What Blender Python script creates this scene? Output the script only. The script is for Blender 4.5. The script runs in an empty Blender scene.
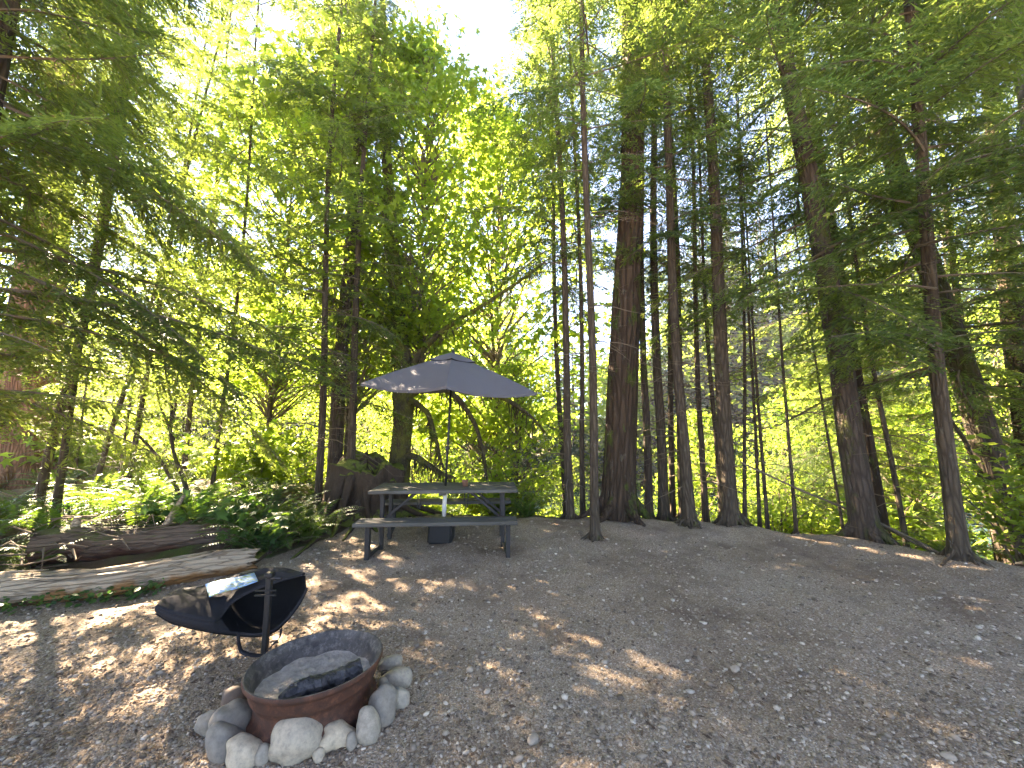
import bpy, math, random
import numpy as np
from mathutils import Vector, Matrix, Quaternion

S = bpy.context.scene
COL = S.collection
R = math.radians
RNG = np.random.default_rng(7)

# ------------------------------------------------------------------ camera model
CAM_H, PITCH, FPX = 1.58, R(6.5), 385.0
CP, SP = math.cos(PITCH), math.sin(PITCH)

def ray(px, py):
    a, b = (px - 512) / FPX, (384 - py) / FPX
    return np.array([a, CP - b * SP, SP + b * CP])

def G(px, py, z=0.0):
    d = ray(px, py); t = (z - CAM_H) / d[2]
    return np.array([0, 0, CAM_H]) + t * d

def P(px, py, y):
    d = ray(px, py)
    return np.array([0, 0, CAM_H]) + d * (y / d[1])

# ------------------------------------------------------------------ noise
def _h(ix, iy, s):
    n = (ix * 374761393 + iy * 668265263 + s * 974711) & 0x7fffffff
    n = ((n ^ (n >> 13)) * 1274126177) & 0x7fffffff
    return ((n ^ (n >> 16)) & 0xffff) / 65535.0

def vnoise(x, y, s=0):
    x = np.asarray(x, float); y = np.asarray(y, float)
    ix, iy = np.floor(x).astype(np.int64), np.floor(y).astype(np.int64)
    fx, fy = x - ix, y - iy
    fx = fx * fx * (3 - 2 * fx); fy = fy * fy * (3 - 2 * fy)
    a, b = _h(ix, iy, s), _h(ix + 1, iy, s)
    c, d = _h(ix, iy + 1, s), _h(ix + 1, iy + 1, s)
    return (a * (1 - fx) + b * fx) * (1 - fy) + (c * (1 - fx) + d * fx) * fy

def fbm(x, y, s=0, o=4):
    v, a, t = 0, .5, 0
    for k in range(o):
        v = v + a * vnoise(x * 2 ** k, y * 2 ** k, s + k); t += a; a *= .5
    return v / t

def sstep(a, b, x):
    t = np.clip((x - a) / (b - a), 0, 1)
    return t * t * (3 - 2 * t)

# ------------------------------------------------------------------ terrain
CX = np.array([-60, -14, -8, -4.5, -2.9, -1.4, 1.46, 3.4, 4.8, 5.15, 5.7, 8, 14, 40])
CY = np.array([12, 9.5, 8.5, 7.2, 7.0, 6.85, 6.65, 6.25, 5.5, 4.75, 4.3, 3.3, 1.5, -4])

def terrain(x, y):
    x = np.asarray(x, float); y = np.asarray(y, float)
    yc = np.interp(x, CX, CY)
    d = y - yc
    left = 1 - sstep(-5, -1.5, x)
    z = -3.1 * sstep(0.0, 7.5, d) * (1 - left) - 2.6 * sstep(.8, 12, d) * left
    berm = np.exp(-((d + .25) / .55) ** 2) * (.05 + .06 * vnoise(x * .9, y * .9, 5)) * sstep(-3.4, -2.6, x)
    z = z + berm
    # hummocky forest floor left of the fallen logs
    lf = sstep(-3.0, -4.2, x) * sstep(4.2, 5.2, y) if False else (1 - sstep(-4.2, -3.0, x)) * sstep(4.4, 5.2, y - .25 * x * 0) * (1 - sstep(9, 14, y))
    z = z + lf * (.1 + .28 * fbm(x * .8, y * .8, 9))
    # river bed then far bank
    ff = y + .12 * x
    z = np.where(ff > 12, z - .5 * sstep(15, 18, ff), z)
    z = z + 7 * sstep(32, 95, ff) + .6 * sstep(28, 31, ff)
    z = z + 4 * sstep(34, 95, np.abs(x + 4)) * sstep(-5, 12, y)
    site = 1 - sstep(-1, 1, d)
    z = z + (fbm(x * 1.1, y * 1.1, 3) - .5) * (.05 + .25 * (1 - site))
    z = z + (fbm(x * 2.6, y * 2.6, 31, 3) - .5) * .05 + (fbm(x * 7, y * 7, 21, 3) - .5) * .024
    return z

def gz(x, y):
    return float(terrain(np.array([x]), np.array([y]))[0])

# ------------------------------------------------------------------ mesh helpers
class Geo:
    """collects quads/tris with material slot, per-face 'var' and smoothing"""
    def __init__(self): self.V, self.Q, self.T, self.n = [], [], [], 0
    def add(self, V, F, mat=0, var=0.5, smooth=True):
        V = np.asarray(V, np.float32).reshape(-1, 3); F = np.asarray(F, np.int64)
        var = np.broadcast_to(np.asarray(var, np.float32), (len(F),))
        (self.Q if F.shape[1] == 4 else self.T).append((F + self.n, np.full(len(F), mat, np.int32), var, np.full(len(F), smooth, bool)))
        self.V.append(V); self.n += len(V)
        return self
    def xf(self, M):
        return self
    def mesh(self, name, mats):
        V = np.concatenate(self.V)
        lv, ls, lt, mi, va, sm = [], [], [], [], [], []
        st = 0
        for blk, k in ((self.Q, 4), (self.T, 3)):
            if not blk: continue
            F = np.concatenate([b[0] for b in blk])
            lv.append(F.ravel()); ls.append(st + np.arange(len(F)) * k); lt.append(np.full(len(F), k)); st += F.size
            mi.append(np.concatenate([b[1] for b in blk])); va.append(np.concatenate([b[2] for b in blk])); sm.append(np.concatenate([b[3] for b in blk]))
        lv, ls, lt, mi, va, sm = map(np.concatenate, (lv, ls, lt, mi, va, sm))
        me = bpy.data.meshes.new(name)
        me.vertices.add(len(V)); me.vertices.foreach_set('co', V.ravel())
        me.loops.add(len(lv)); me.loops.foreach_set('vertex_index', lv.astype(np.int32))
        me.polygons.add(len(ls)); me.polygons.foreach_set('loop_start', ls.astype(np.int32))
        try: me.polygons.foreach_set('loop_total', lt.astype(np.int32))
        except Exception: pass
        me.polygons.foreach_set('material_index', mi); me.polygons.foreach_set('use_smooth', sm)
        a = me.attributes.new('var', 'FLOAT', 'FACE'); a.data.foreach_set('value', va.astype(np.float32))
        for m in mats: me.materials.append(m)
        me.update(calc_edges=True); me.validate()
        return me

def link(name, me, parent=None):
    o = bpy.data.objects.new(name, me); COL.objects.link(o)
    if parent is not None: o.parent = parent
    return o

def tag(o, label=None, cat=None, group=None, kind=None):
    if label: o['label'] = label
    if cat: o['category'] = cat
    if group: o['group'] = group
    if kind: o['kind'] = kind
    return o

def empty(name, loc=(0, 0, 0), rot=None, rz=0):
    o = bpy.data.objects.new(name, None); COL.objects.link(o)
    o.location = loc; o.empty_display_size = .1
    if rot is not None: o.rotation_mode = 'QUATERNION'; o.rotation_quaternion = rot
    else: o.rotation_euler = (0, 0, rz)
    return o

def tube(pts, rad, n=6, cap=True, wob=0, seed=0, ridges=0, rdepth=0):
    pts = np.asarray(pts, float); m = len(pts); rad = np.broadcast_to(np.asarray(rad, float), (m,))
    tan = np.gradient(pts, axis=0); tan /= np.linalg.norm(tan, axis=1)[:, None] + 1e-9
    up = np.array([0, 0, 1.]) if abs(tan[0][2]) < .9 else np.array([1., 0, 0])
    U = np.zeros_like(pts); W = np.zeros_like(pts)
    u = np.cross(up, tan[0]); u /= np.linalg.norm(u)
    for i in range(m):
        u = u - tan[i] * u.dot(tan[i]); u /= np.linalg.norm(u) + 1e-9
        U[i] = u; W[i] = np.cross(tan[i], u)
    th = np.arange(n) * 2 * np.pi / n
    rr = np.ones((m, n)) * rad[:, None]
    if wob:
        sarc = np.concatenate([[0], np.cumsum(np.linalg.norm(np.diff(pts, axis=0), axis=1))])
        sc = 1.0 / max(rad.max(), .02)
        ct = np.cos(th)[None] * 1.3 + 7; st_ = np.sin(th)[None] * 1.3 + 3
        rr = rr * (1 + wob * (fbm(ct + sarc[:, None] * sc * .35, st_ + sarc[:, None] * sc * .12, seed) - .5) * 2)
    if ridges:
        rr = rr * (1 + rdepth * np.sin(th * ridges + seed + np.linspace(0, 1.2, m)[:, None]) ** 3)
    V = pts[:, None] + rr[..., None] * (np.cos(th)[None, :, None] * U[:, None] + np.sin(th)[None, :, None] * W[:, None])
    V = V.reshape(-1, 3)
    i, j = np.meshgrid(np.arange(m - 1), np.arange(n), indexing='ij')
    a = i * n + j; b = i * n + (j + 1) % n
    F = np.stack([a, b, b + n, a + n], -1).reshape(-1, 4)
    if cap and n >= 4:
        V = np.concatenate([V, pts[:1], pts[-1:]])
        c0, c1 = m * n, m * n + 1
        k = np.arange(n); k2 = (k + 1) % n
        t1 = np.stack([k2, k, np.full(n, c0), np.full(n, c0)], -1)
        t2 = np.stack([(m - 1) * n + k, (m - 1) * n + k2, np.full(n, c1), np.full(n, c1)], -1)
        return V, F, np.concatenate([t1[:, :3], t2[:, :3]])
    return V, F, None

def add_tube(g, pts, rad, n=6, mat=0, var=.5, cap=True, **k):
    V, F, T = tube(pts, rad, n, cap, **k)
    base = g.n
    g.add(V, F, mat, var)
    if T is not None:
        g.T.append((T + base, np.full(len(T), mat, np.int32), np.full(len(T), var, np.float32), np.zeros(len(T), bool)))
    return g

def add_box(g, c, s, rz=0, M=None, mat=0, var=.5, bev=.006):
    """bevelled box (chamfered edges)"""
    hx, hy, hz = s[0] / 2, s[1] / 2, s[2] / 2
    b = min(bev, hx * .45, hy * .45, hz * .45)
    V, F = [], []
    idx = {}
    for sx in (-1, 1):
        for sy in (-1, 1):
            for sz in (-1, 1):
                idx[sx, sy, sz, 0] = len(V); V.append((sx * hx, sy * (hy - b), sz * (hz - b)))
                idx[sx, sy, sz, 1] = len(V); V.append((sx * (hx - b), sy * hy, sz * (hz - b)))
                idx[sx, sy, sz, 2] = len(V); V.append((sx * (hx - b), sy * (hy - b), sz * hz))
    q, t = [], []
    for s_ in (-1, 1):
        o = [(-1, -1), (1, -1), (1, 1), (-1, 1)]
        if s_ < 0: o = o[::-1]
        q.append([idx[s_, a, b_, 0] for a, b_ in o])
        q.append([idx[b_, s_, a, 1] for a, b_ in o])
        q.append([idx[a, b_, s_, 2] for a, b_ in o])
    for a in (-1, 1):
        for b_ in (-1, 1):
            e = [idx[a, b_, -1, 0], idx[a, b_, -1, 1], idx[a, b_, 1, 1], idx[a, b_, 1, 0]]; q.append(e if a * b_ > 0 else e[::-1])
            e = [idx[a, -1, b_, 0], idx[a, 1, b_, 0], idx[a, 1, b_, 2], idx[a, -1, b_, 2]]; q.append(e if a * b_ > 0 else e[::-1])
            e = [idx[-1, a, b_, 1], idx[-1, a, b_, 2], idx[1, a, b_, 2], idx[1, a, b_, 1]]; q.append(e if a * b_ > 0 else e[::-1])
            for c_ in (-1, 1):
                e = [idx[a, b_, c_, 0], idx[a, b_, c_, 1], idx[a, b_, c_, 2]]; t.append(e if a * b_ * c_ > 0 else e[::-1])
    V = np.array(V)
    if M is not None: V = V @ np.asarray(M, float)[:3, :3].T
    elif rz:
        c_, s2 = math.cos(rz), math.sin(rz); V = V @ np.array([[c_, -s2, 0], [s2, c_, 0], [0, 0, 1]]).T
    V = V + np.asarray(c, float)
    base = g.n
    g.add(V, np.array(q), mat, var, False)
    T = np.array(t) + base
    g.T.append((T, np.full(len(T), mat, np.int32), np.full(len(T), var, np.float32), np.zeros(len(T), bool)))
    return g

def add_bar(g, a, b, w, h, mat=0, var=.5, bev=.004):
    a, b = np.asarray(a, float), np.asarray(b, float)
    d = b - a; L = np.linalg.norm(d); x = d / L
    up = np.array([0, 0, 1.]) if abs(x[2]) < .95 else np.array([0, 1., 0])
    y = np.cross(up, x); y /= np.linalg.norm(y); z = np.cross(x, y)
    return add_box(g, (a + b) / 2, (L, w, h), M=np.stack([x, y, z], 1), mat=mat, var=var, bev=bev)

def add_lathe(g, prof, n=48, mat=0, var=.5, close=False):
    prof = np.asarray(prof, float); m = len(prof)
    th = np.arange(n) * 2 * np.pi / n
    V = np.stack([prof[:, 0, None] * np.cos(th), prof[:, 0, None] * np.sin(th), np.broadcast_to(prof[:, 1, None], (m, n))], -1).reshape(-1, 3)
    mm = m if close else m - 1
    i, j = np.meshgrid(np.arange(mm), np.arange(n), indexing='ij')
    a = i * n + j; b = i * n + (j + 1) % n; a2 = ((i + 1) % m) * n + j; b2 = ((i + 1) % m) * n + (j + 1) % n
    return g.add(V, np.stack([a, b, b2, a2], -1).reshape(-1, 4), mat, var)

def grid_faces(m, n):
    i, j = np.meshgrid(np.arange(m - 1), np.arange(n - 1), indexing='ij')
    a = i * n + j
    return np.stack([a, a + 1, a + n + 1, a + n], -1).reshape(-1, 4)

def rot(ax, a):
    return np.array(Matrix.Rotation(a, 3, ax))

_ico = {}
def ico(sub):
    if sub not in _ico:
        import bmesh
        bm = bmesh.new(); bmesh.ops.create_icosphere(bm, subdivisions=sub, radius=1)
        bm.verts.ensure_lookup_table()
        _ico[sub] = (np.array([v.co[:] for v in bm.verts]), np.array([[v.index for v in f.verts] for f in bm.faces])); bm.free()
    return _ico[sub]

# ------------------------------------------------------------------ materials
def newmat(name):
    m = bpy.data.materials.new(name); m.use_nodes = True
    nt = m.node_tree; nt.nodes.clear()
    out = nt.nodes.new('ShaderNodeOutputMaterial')
    return m, nt, out

def N(nt, t, **k):
    n = nt.nodes.new('ShaderNode' + t)
    for a, v in k.items():
        if a in n.inputs: n.inputs[a].default_value = v
        else: setattr(n, a, v)
    return n

def L(nt, a, b): nt.links.new(a, b)

def ramp(nt, fac, stops):
    r = N(nt, 'ValToRGB'); e = r.color_ramp.elements
    while len(e) < len(stops): e.new(.5)
    for x, (p, c) in zip(e, stops): x.position = p; x.color = (*c, 1)
    L(nt, fac, r.inputs['Fac']); return r.outputs['Color']

def mixc(nt, f, a, b):
    m = N(nt, 'Mix', data_type='RGBA')
    if isinstance(f, (int, float)): m.inputs[0].default_value = f
    else: L(nt, f, m.inputs[0])
    for s, v in ((6, a), (7, b)):
        if isinstance(v, tuple): m.inputs[s].default_value = (*v, 1)
        else: L(nt, v, m.inputs[s])
    return m.outputs[2]

def mth(nt, op, a, b=None, clamp=False):
    m = N(nt, 'Math', operation=op, use_clamp=clamp)
    for i, v in enumerate((a, b)):
        if v is None: continue
        if isinstance(v, (int, float)): m.inputs[i].default_value = v
        else: L(nt, v, m.inputs[i])
    return m.outputs[0]

def coords(nt, scale=(1, 1, 1), kind='Object'):
    tc = N(nt, 'TexCoord'); mp = N(nt, 'Mapping'); mp.inputs['Scale'].default_value = scale
    L(nt, tc.outputs[kind], mp.inputs['Vector']); return mp.outputs['Vector']

def noise(nt, vec, scale, detail=4, rough=.6):
    n = N(nt, 'TexNoise'); n.inputs['Scale'].default_value = scale; n.inputs['Detail'].default_value = detail; n.inputs['Roughness'].default_value = rough
    if vec is not None: L(nt, vec, n.inputs['Vector'])
    return n.outputs['Fac']

def principled(nt, out, col, rough=.8, spec=.3, bump=None, bs=.5, bd=.01, metal=0):
    p = N(nt, 'BsdfPrincipled')
    if isinstance(col, tuple): p.inputs['Base Color'].default_value = (*col, 1)
    else: L(nt, col, p.inputs['Base Color'])
    if isinstance(rough, (int, float)): p.inputs['Roughness'].default_value = rough
    else: L(nt, rough, p.inputs['Roughness'])
    p.inputs['Specular IOR Level'].default_value = spec; p.inputs['Metallic'].default_value = metal
    if bump is not None:
        b = N(nt, 'Bump'); b.inputs['Strength'].default_value = bs; b.inputs['Distance'].default_value = bd
        L(nt, bump, b.inputs['Height']); L(nt, b.outputs[0], p.inputs['Normal'])
    if out is not None: L(nt, p.outputs[0], out.inputs['Surface'])
    return p.outputs[0]

def leaf_mat(name, dark, light, tdark, tlight, tfac=.5, rough=.45):
    m, nt, out = newmat(name)
    at = N(nt, 'Attribute', attribute_name='var')
    c = mixc(nt, at.outputs['Fac'], dark, light)
    t = mixc(nt, at.outputs['Fac'], tdark, tlight)
    p = principled(nt, None, c, rough, .22)
    tr = N(nt, 'BsdfTranslucent'); L(nt, t, tr.inputs['Color'])
    mx = N(nt, 'MixShader'); mx.inputs[0].default_value = tfac
    L(nt, p, mx.inputs[1]); L(nt, tr.outputs[0], mx.inputs[2]); L(nt, mx.outputs[0], out.inputs['Surface'])
    return m

def bark_mat(name, c1, c2, moss=.3, scale=1., mosscol=(.075, .1, .018), zs=.16, bd=.02):
    m, nt, out = newmat(name)
    v = coords(nt, (scale, scale, scale * zs))
    n1 = noise(nt, v, 26, 5, .65)
    vo = N(nt, 'TexVoronoi', feature='DISTANCE_TO_EDGE'); vo.inputs['Scale'].default_value = 20; L(nt, v, vo.inputs['Vector'])
    crack = ramp(nt, vo.outputs['Distance'], [(0, (0, 0, 0)), (.25, (1, 1, 1))])
    hgt = mth(nt, 'ADD', mth(nt, 'MULTIPLY', crack, .7), n1)
    col = mixc(nt, n1, c1, c2)
    col = mixc(nt, mth(nt, 'MULTIPLY', mth(nt, 'SUBTRACT', 1, crack), .55), col, tuple(x * .35 for x in c1))
    v2 = coords(nt, (1, 1, .45))
    big = noise(nt, v2, 3.2, 5, .7)
    lich = noise(nt, v2, 9, 4, .7)
    col = mixc(nt, ramp(nt, lich, [(.6, (0, 0, 0)), (.72, (.4, .4, .4))]), col, (.15, .15, .115))
    if moss > 0:
        ms = ramp(nt, big, [(.72 - moss * .45, (0, 0, 0)), (.8 - moss * .4, (1, 1, 1))])
        mn = noise(nt, coords(nt, (1, 1, 1)), 60, 3)
        mc = mixc(nt, mn, tuple(x * .45 for x in mosscol), tuple(x * 1.5 for x in mosscol))
        col = mixc(nt, ms, col, mc)
        hgt = mth(nt, 'ADD', hgt, mth(nt, 'MULTIPLY', mth(nt, 'MULTIPLY', ms, mn), 1.5))
    principled(nt, out, col, .9, .15, hgt, .9, bd)
    return m

def simple(name, c, rough=.7, spec=.3, var=.15, ns=30, metal=0, bs=.15, bd=.004):
    m, nt, out = newmat(name)
    n = noise(nt, coords(nt), ns, 4)
    col = mixc(nt, n, tuple(x * (1 - var) for x in c), tuple(x * (1 + var) for x in c))
    principled(nt, out, col, rough, spec, n, bs, bd, metal)
    return m

MT = {}
MT['needle'] = leaf_mat('hemlock_needles', (.026, .052, .02), (.07, .112, .026), (.14, .225, .045), (.37, .45, .075), .55)
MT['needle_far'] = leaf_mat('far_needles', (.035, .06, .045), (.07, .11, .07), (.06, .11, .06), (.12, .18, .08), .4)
MT['maple'] = leaf_mat('maple_leaves', (.05, .1, .015), (.1, .15, .02), (.23, .38, .05), (.46, .55, .065), .64)
MT['shrub'] = leaf_mat('shrub_leaves', (.05, .1, .02), (.1, .16, .025), (.25, .4, .05), (.49, .57, .075), .64)
MT['fern'] = leaf_mat('fern_fronds', (.02, .05, .015), (.05, .095, .022), (.08, .17, .02), (.2, .3, .03), .4)
MT['salal'] = leaf_mat('broad_glossy_leaves', (.03, .075, .022), (.06, .12, .03), (.06, .16, .02), (.16, .3, .03), .35, .5)
MT['bark'] = bark_mat('thin_conifer_bark', (.043, .032, .021), (.112, .086, .058), .25)
MT['bark_moss'] = bark_mat('mossy_bark', (.045, .033, .024), (.1, .075, .055), .45, mosscol=(.06, .066, .018))
MT['bark_big'] = bark_mat('furrowed_old_bark', (.036, .024, .015), (.088, .058, .036), .38, .6, zs=.12, bd=.05)
MT['bark_red'] = bark_mat('red_cedar_bark', (.14, .07, .045), (.3, .17, .11), .05, .8, zs=.05, bd=.03)
MT['bark_pale'] = bark_mat('pale_alder_bark', (.2, .18, .16), (.36, .33, .3), .1, .7, zs=.4)
MT['twig'] = simple('dry_twig_bark', (.13, .102, .072), .9, .1, .4)
MT['mosslimb'] = bark_mat('moss_covered_limb', (.045, .035, .02), (.1, .08, .045), .62, 1.5, (.1, .1, .022), zs=.6)

def g_mat():
    m, nt, out = newmat('gravelly_dirt')
    v = coords(nt)
    big = noise(nt, v, .55, 5, .6); mid = noise(nt, v, 3.2, 5, .65); fine = noise(nt, v, 70, 4, .7)
    dirt = mixc(nt, mid, (.185, .126, .078), (.34, .245, .162))
    dirt = mixc(nt, ramp(nt, big, [(.42, (0, 0, 0)), (.62, (1, 1, 1))]), dirt, mixc(nt, fine, (.25, .193, .138), (.41, .33, .245)))
    vo = N(nt, 'TexVoronoi'); vo.inputs['Scale'].default_value = 55; L(nt, v, vo.inputs['Vector'])
    stone = ramp(nt, vo.outputs['Color'], [(.1, (.1, .085, .066)), (.5, (.27, .225, .175)), (.9, (.5, .44, .36))])
    smask = ramp(nt, vo.outputs['Distance'], [(.25, (1, 1, 1)), (.42, (0, 0, 0))])
    vo2 = N(nt, 'TexVoronoi'); vo2.inputs['Scale'].default_value = 130; L(nt, v, vo2.inputs['Vector'])
    sep = N(nt, 'SeparateColor'); L(nt, vo.outputs['Color'], sep.inputs[0])
    sel = mth(nt, 'GREATER_THAN', sep.outputs[1], .55)
    sm = mth(nt, 'MULTIPLY', smask, sel)
    grit = ramp(nt, vo2.outputs['Color'], [(.2, (.08, .058, .04)), (.6, (.28, .215, .15)), (.95, (.46, .39, .305))])
    col = mixc(nt, .55, dirt, grit)
    col = mixc(nt, mth(nt, 'MULTIPLY', sm, .85), col, stone)
    # forest floor away from the clearing
    sepx = N(nt, 'SeparateXYZ'); L(nt, v, sepx.inputs[0])
    floor_ = mixc(nt, mid, (.05, .036, .022), (.12, .085, .05))
    moss = mixc(nt, fine, (.04, .065, .015), (.1, .13, .03))
    floor_ = mixc(nt, ramp(nt, noise(nt, v, 1.6, 4), [(.45, (0, 0, 0)), (.6, (1, 1, 1))]), floor_, moss)
    at = N(nt, 'Attribute', attribute_name='wild')
    wild = mth(nt, 'ADD', at.outputs['Fac'], mth(nt, 'MULTIPLY', mth(nt, 'SUBTRACT', mid, .5), .8))
    wm = ramp(nt, wild, [(.4, (0, 0, 0)), (.6, (1, 1, 1))])
    col = mixc(nt, wm, col, floor_)
    # needle litter browning
    lit = ramp(nt, noise(nt, v, .9, 7, .75), [(.47, (0, 0, 0)), (.64, (.8, .8, .8))])
    col = mixc(nt, lit, col, mixc(nt, fine, (.075, .05, .034), (.17, .115, .078)))
    hgt = mth(nt, 'ADD', mth(nt, 'MULTIPLY', sm, .8), mth(nt, 'ADD', mth(nt, 'MULTIPLY', fine, .5), mth(nt, 'MULTIPLY', vo2.outputs['Distance'], -.4)))
    principled(nt, out, col, .92, .15, hgt, .8, .012)
    return m
MT['ground'] = g_mat()

def var_mat(name, stops, rough=.85, spec=.2, ns=40, speck=.35):
    m, nt, out = newmat(name)
    at = N(nt, 'Attribute', attribute_name='var')
    c = ramp(nt, at.outputs['Fac'], stops)
    n = noise(nt, coords(nt), ns, 5, .7)
    c2 = mixc(nt, mth(nt, 'MULTIPLY', ramp(nt, n, [(.4, (0, 0, 0)), (.7, (1, 1, 1))]), speck), c, (.05, .045, .04))
    principled(nt, out, c2, rough, spec, n, .25, .004)
    return m
MT['pebble'] = var_mat('pebble_mix', [(0, (.1, .074, .052)), (.4, (.21, .163, .118)), (.75, (.31, .255, .19)), (1, (.46, .395, .31))], speck=.2)
MT['litter'] = var_mat('dead_leaf_litter', [(0, (.07, .045, .03)), (.5, (.17, .11, .065)), (1, (.38, .29, .19))], .9, .1)
MT['rstone'] = var_mat('river_stone', [(0, (.12, .082, .056)), (.35, (.18, .155, .122)), (.65, (.28, .24, .18)), (1, (.41, .33, .225))], .75, .3, 34, .5)
MT['boulder'] = var_mat('river_boulder', [(0, (.3, .29, .28)), (1, (.5, .48, .46))], .85, .2, 6, .3)

# ------------------------------------------------------------------ ground sheet
def axis(lo, hi, step, far, k=1.13):
    a = list(np.arange(lo, hi + 1e-6, step)); s = step
    while a[-1] < far: s *= k; a.append(a[-1] + s)
    s = step; pre = []
    x = lo
    while x > -far: s *= k; x -= s; pre.append(x)
    return np.array(pre[::-1] + a)
xs, ys = axis(-7, 7.5, .065, 125), axis(.8, 9.5, .065, 125)
X, Y = np.meshgrid(xs, ys, indexing='ij')
Z = terrain(X, Y)
g = Geo(); g.add(np.stack([X, Y, Z], -1).reshape(-1, 3), grid_faces(len(xs), len(ys))[:, ::-1])
me = g.mesh('ground', [MT['ground']])
yc = np.interp(X, CX, CY)
wild = sstep(-.1, .5, Y - yc)
# brush line on the left: beyond the front log
ll = np.interp(X, [-8, -4.6, -2.95, -2.6, -2.4], [2.6, 3.9, 4.75, 5.7, 7])
wild = np.maximum(wild, np.where(X < -2.4, sstep(-.1, .5, Y - ll), 0))
a = me.attributes.new('wild', 'FLOAT', 'POINT'); a.data.foreach_set('value', wild.ravel().astype(np.float32))
tag(link('ground', me), kind='structure')

# river
m, nt, out = newmat('river_water')
n = noise(nt, coords(nt, (1, 2.2, 1)), 1.6, 4)
principled(nt, out, (.03, .06, .065), .08, .5, n, .35, .12)
g = Geo(); rx = np.linspace(-90, 90, 60)
g.add(np.concatenate([np.stack([rx, 10.5 - .12 * rx, np.full(60, -3.12)], -1), np.stack([rx, 32 - .12 * rx, np.full(60, -3.12)], -1)]),
      np.array([[i, i + 1, 61 + i, 60 + i] for i in range(59)]))
tag(link('river', g.mesh('river', [m])), kind='structure')

# ------------------------------------------------------------------ foliage generators
def blades(base, d, nrm, ln, w, tipdroop=None):
    """rhombus blades: arrays base(N,3) dir(N,3) normal(N,3) length(N) width(N)"""
    s = np.cross(nrm, d); s /= np.linalg.norm(s, axis=1)[:, None] + 1e-9
    mid = base + d * (ln * .45)[:, None]; tip = base + d * ln[:, None]
    if tipdroop is not None: tip[:, 2] -= tipdroop * ln
    V = np.stack([base, mid + s * (w / 2)[:, None], tip, mid - s * (w / 2)[:, None]], 1).reshape(-1, 3)
    F = np.arange(len(base) * 4).reshape(-1, 4)
    return V, F

def unit(v): return v / (np.linalg.norm(v, axis=-1, keepdims=True) + 1e-9)

def bough(rng, Lb, dx=.05, dt=.03, bl=.06, bw=.012, W=.44, droop=.28, wood=True):
    """flat hemlock spray along +X, returns (blade V, F, var) and wood Geo pieces"""
    xs_ = np.arange(.1 * Lb, Lb * .99, dx)
    ph = rng.uniform(0, 6)
    ax = lambda x: np.stack([x, .05 * Lb * np.sin(x / Lb * 3 + ph), .08 * x - droop * Lb * (x / Lb) ** 2.0], -1)
    t = np.repeat(xs_, 2) + rng.uniform(-.4, .4, len(xs_) * 2) * dx
    side = np.tile([1., -1.], len(xs_)); u = t / Lb
    keep = rng.random(len(t)) > .12
    t, side, u = t[keep], side[keep], np.clip(u[keep], 0, .995)
    ln = W * Lb * (np.minimum(u / .3, 1) * (1 - u) ** .75 + .06) * rng.uniform(.45, 1.15, len(t))
    ang = R(52) + rng.normal(0, .2, len(t))
    sd = unit(np.stack([np.cos(ang), side * np.sin(ang), -.12 - .35 * u + rng.normal(0, .14, len(t))], -1))
    sb = ax(t)
    nt_ = np.maximum((ln / dt).astype(int), 2)
    idx = np.repeat(np.arange(len(t)), nt_ * 2)
    k = np.concatenate([np.repeat(np.arange(n_), 2) for n_ in nt_])
    v = (k + rng.uniform(.2, .9, len(k))) / nt_[idx]
    pos = sb[idx] + sd[idx] * (v * ln[idx])[:, None]; pos[:, 2] -= .35 * ln[idx] * v ** 2
    s2 = np.where(np.arange(len(k)) % 2, 1., -1.)
    lat = unit(np.cross(np.broadcast_to([0, 0, 1.], sd.shape), sd))[idx]
    d = unit(sd[idx] * .75 + lat * (s2 * .75)[:, None] + rng.normal(0, .16, (len(k), 3)) - np.array([0, 0, .18]))
    l2 = bl * (1.25 - .7 * v) * rng.uniform(.5, 1.25, len(k))
    nrm = unit(np.array([0, 0, 1.]) + rng.normal(0, .35, (len(k), 3)))
    V, F = blades(pos, d, nrm, l2, bw * rng.uniform(.7, 1.3, len(k)))
    # blades along the secondary tips
    V2, F2 = blades(sb + sd * (ln * .75)[:, None] - np.array([0, 0, .25]) * (ln * .6)[:, None] * .8, sd, np.broadcast_to([0, 0, 1.], sd.shape), ln * .3 + bl * .5, np.full(len(ln), bw))
    F = np.concatenate([F, F2 + len(V)]); V = np.concatenate([V, V2])
    var = np.clip(rng.normal(.45, .22, len(F)), 0, 1)
    wv, wf = [], []
    if wood:
        p = ax(np.linspace(0, Lb * .97, 9)); tv, tf, _ = tube(p, np.linspace(.011 * Lb ** .5, .002, 9), 4, False)
        wv.append(tv); wf.append(tf); off = len(tv)
        e = sb + sd * (ln * .8)[:, None] - np.array([0, 0, .2]) * ln[:, None]
        lat1 = unit(np.cross(sd, np.array([0, 0, 1.]))) * .0028
        q = np.stack([sb - lat1, sb + lat1, e + lat1 * .4, e - lat1 * .4], 1).reshape(-1, 3)
        wv.append(q); wf.append(np.arange(len(q)).reshape(-1, 4) + off)
    return V, F, var, (np.concatenate(wv), np.concatenate(wf)) if wood else None

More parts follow.
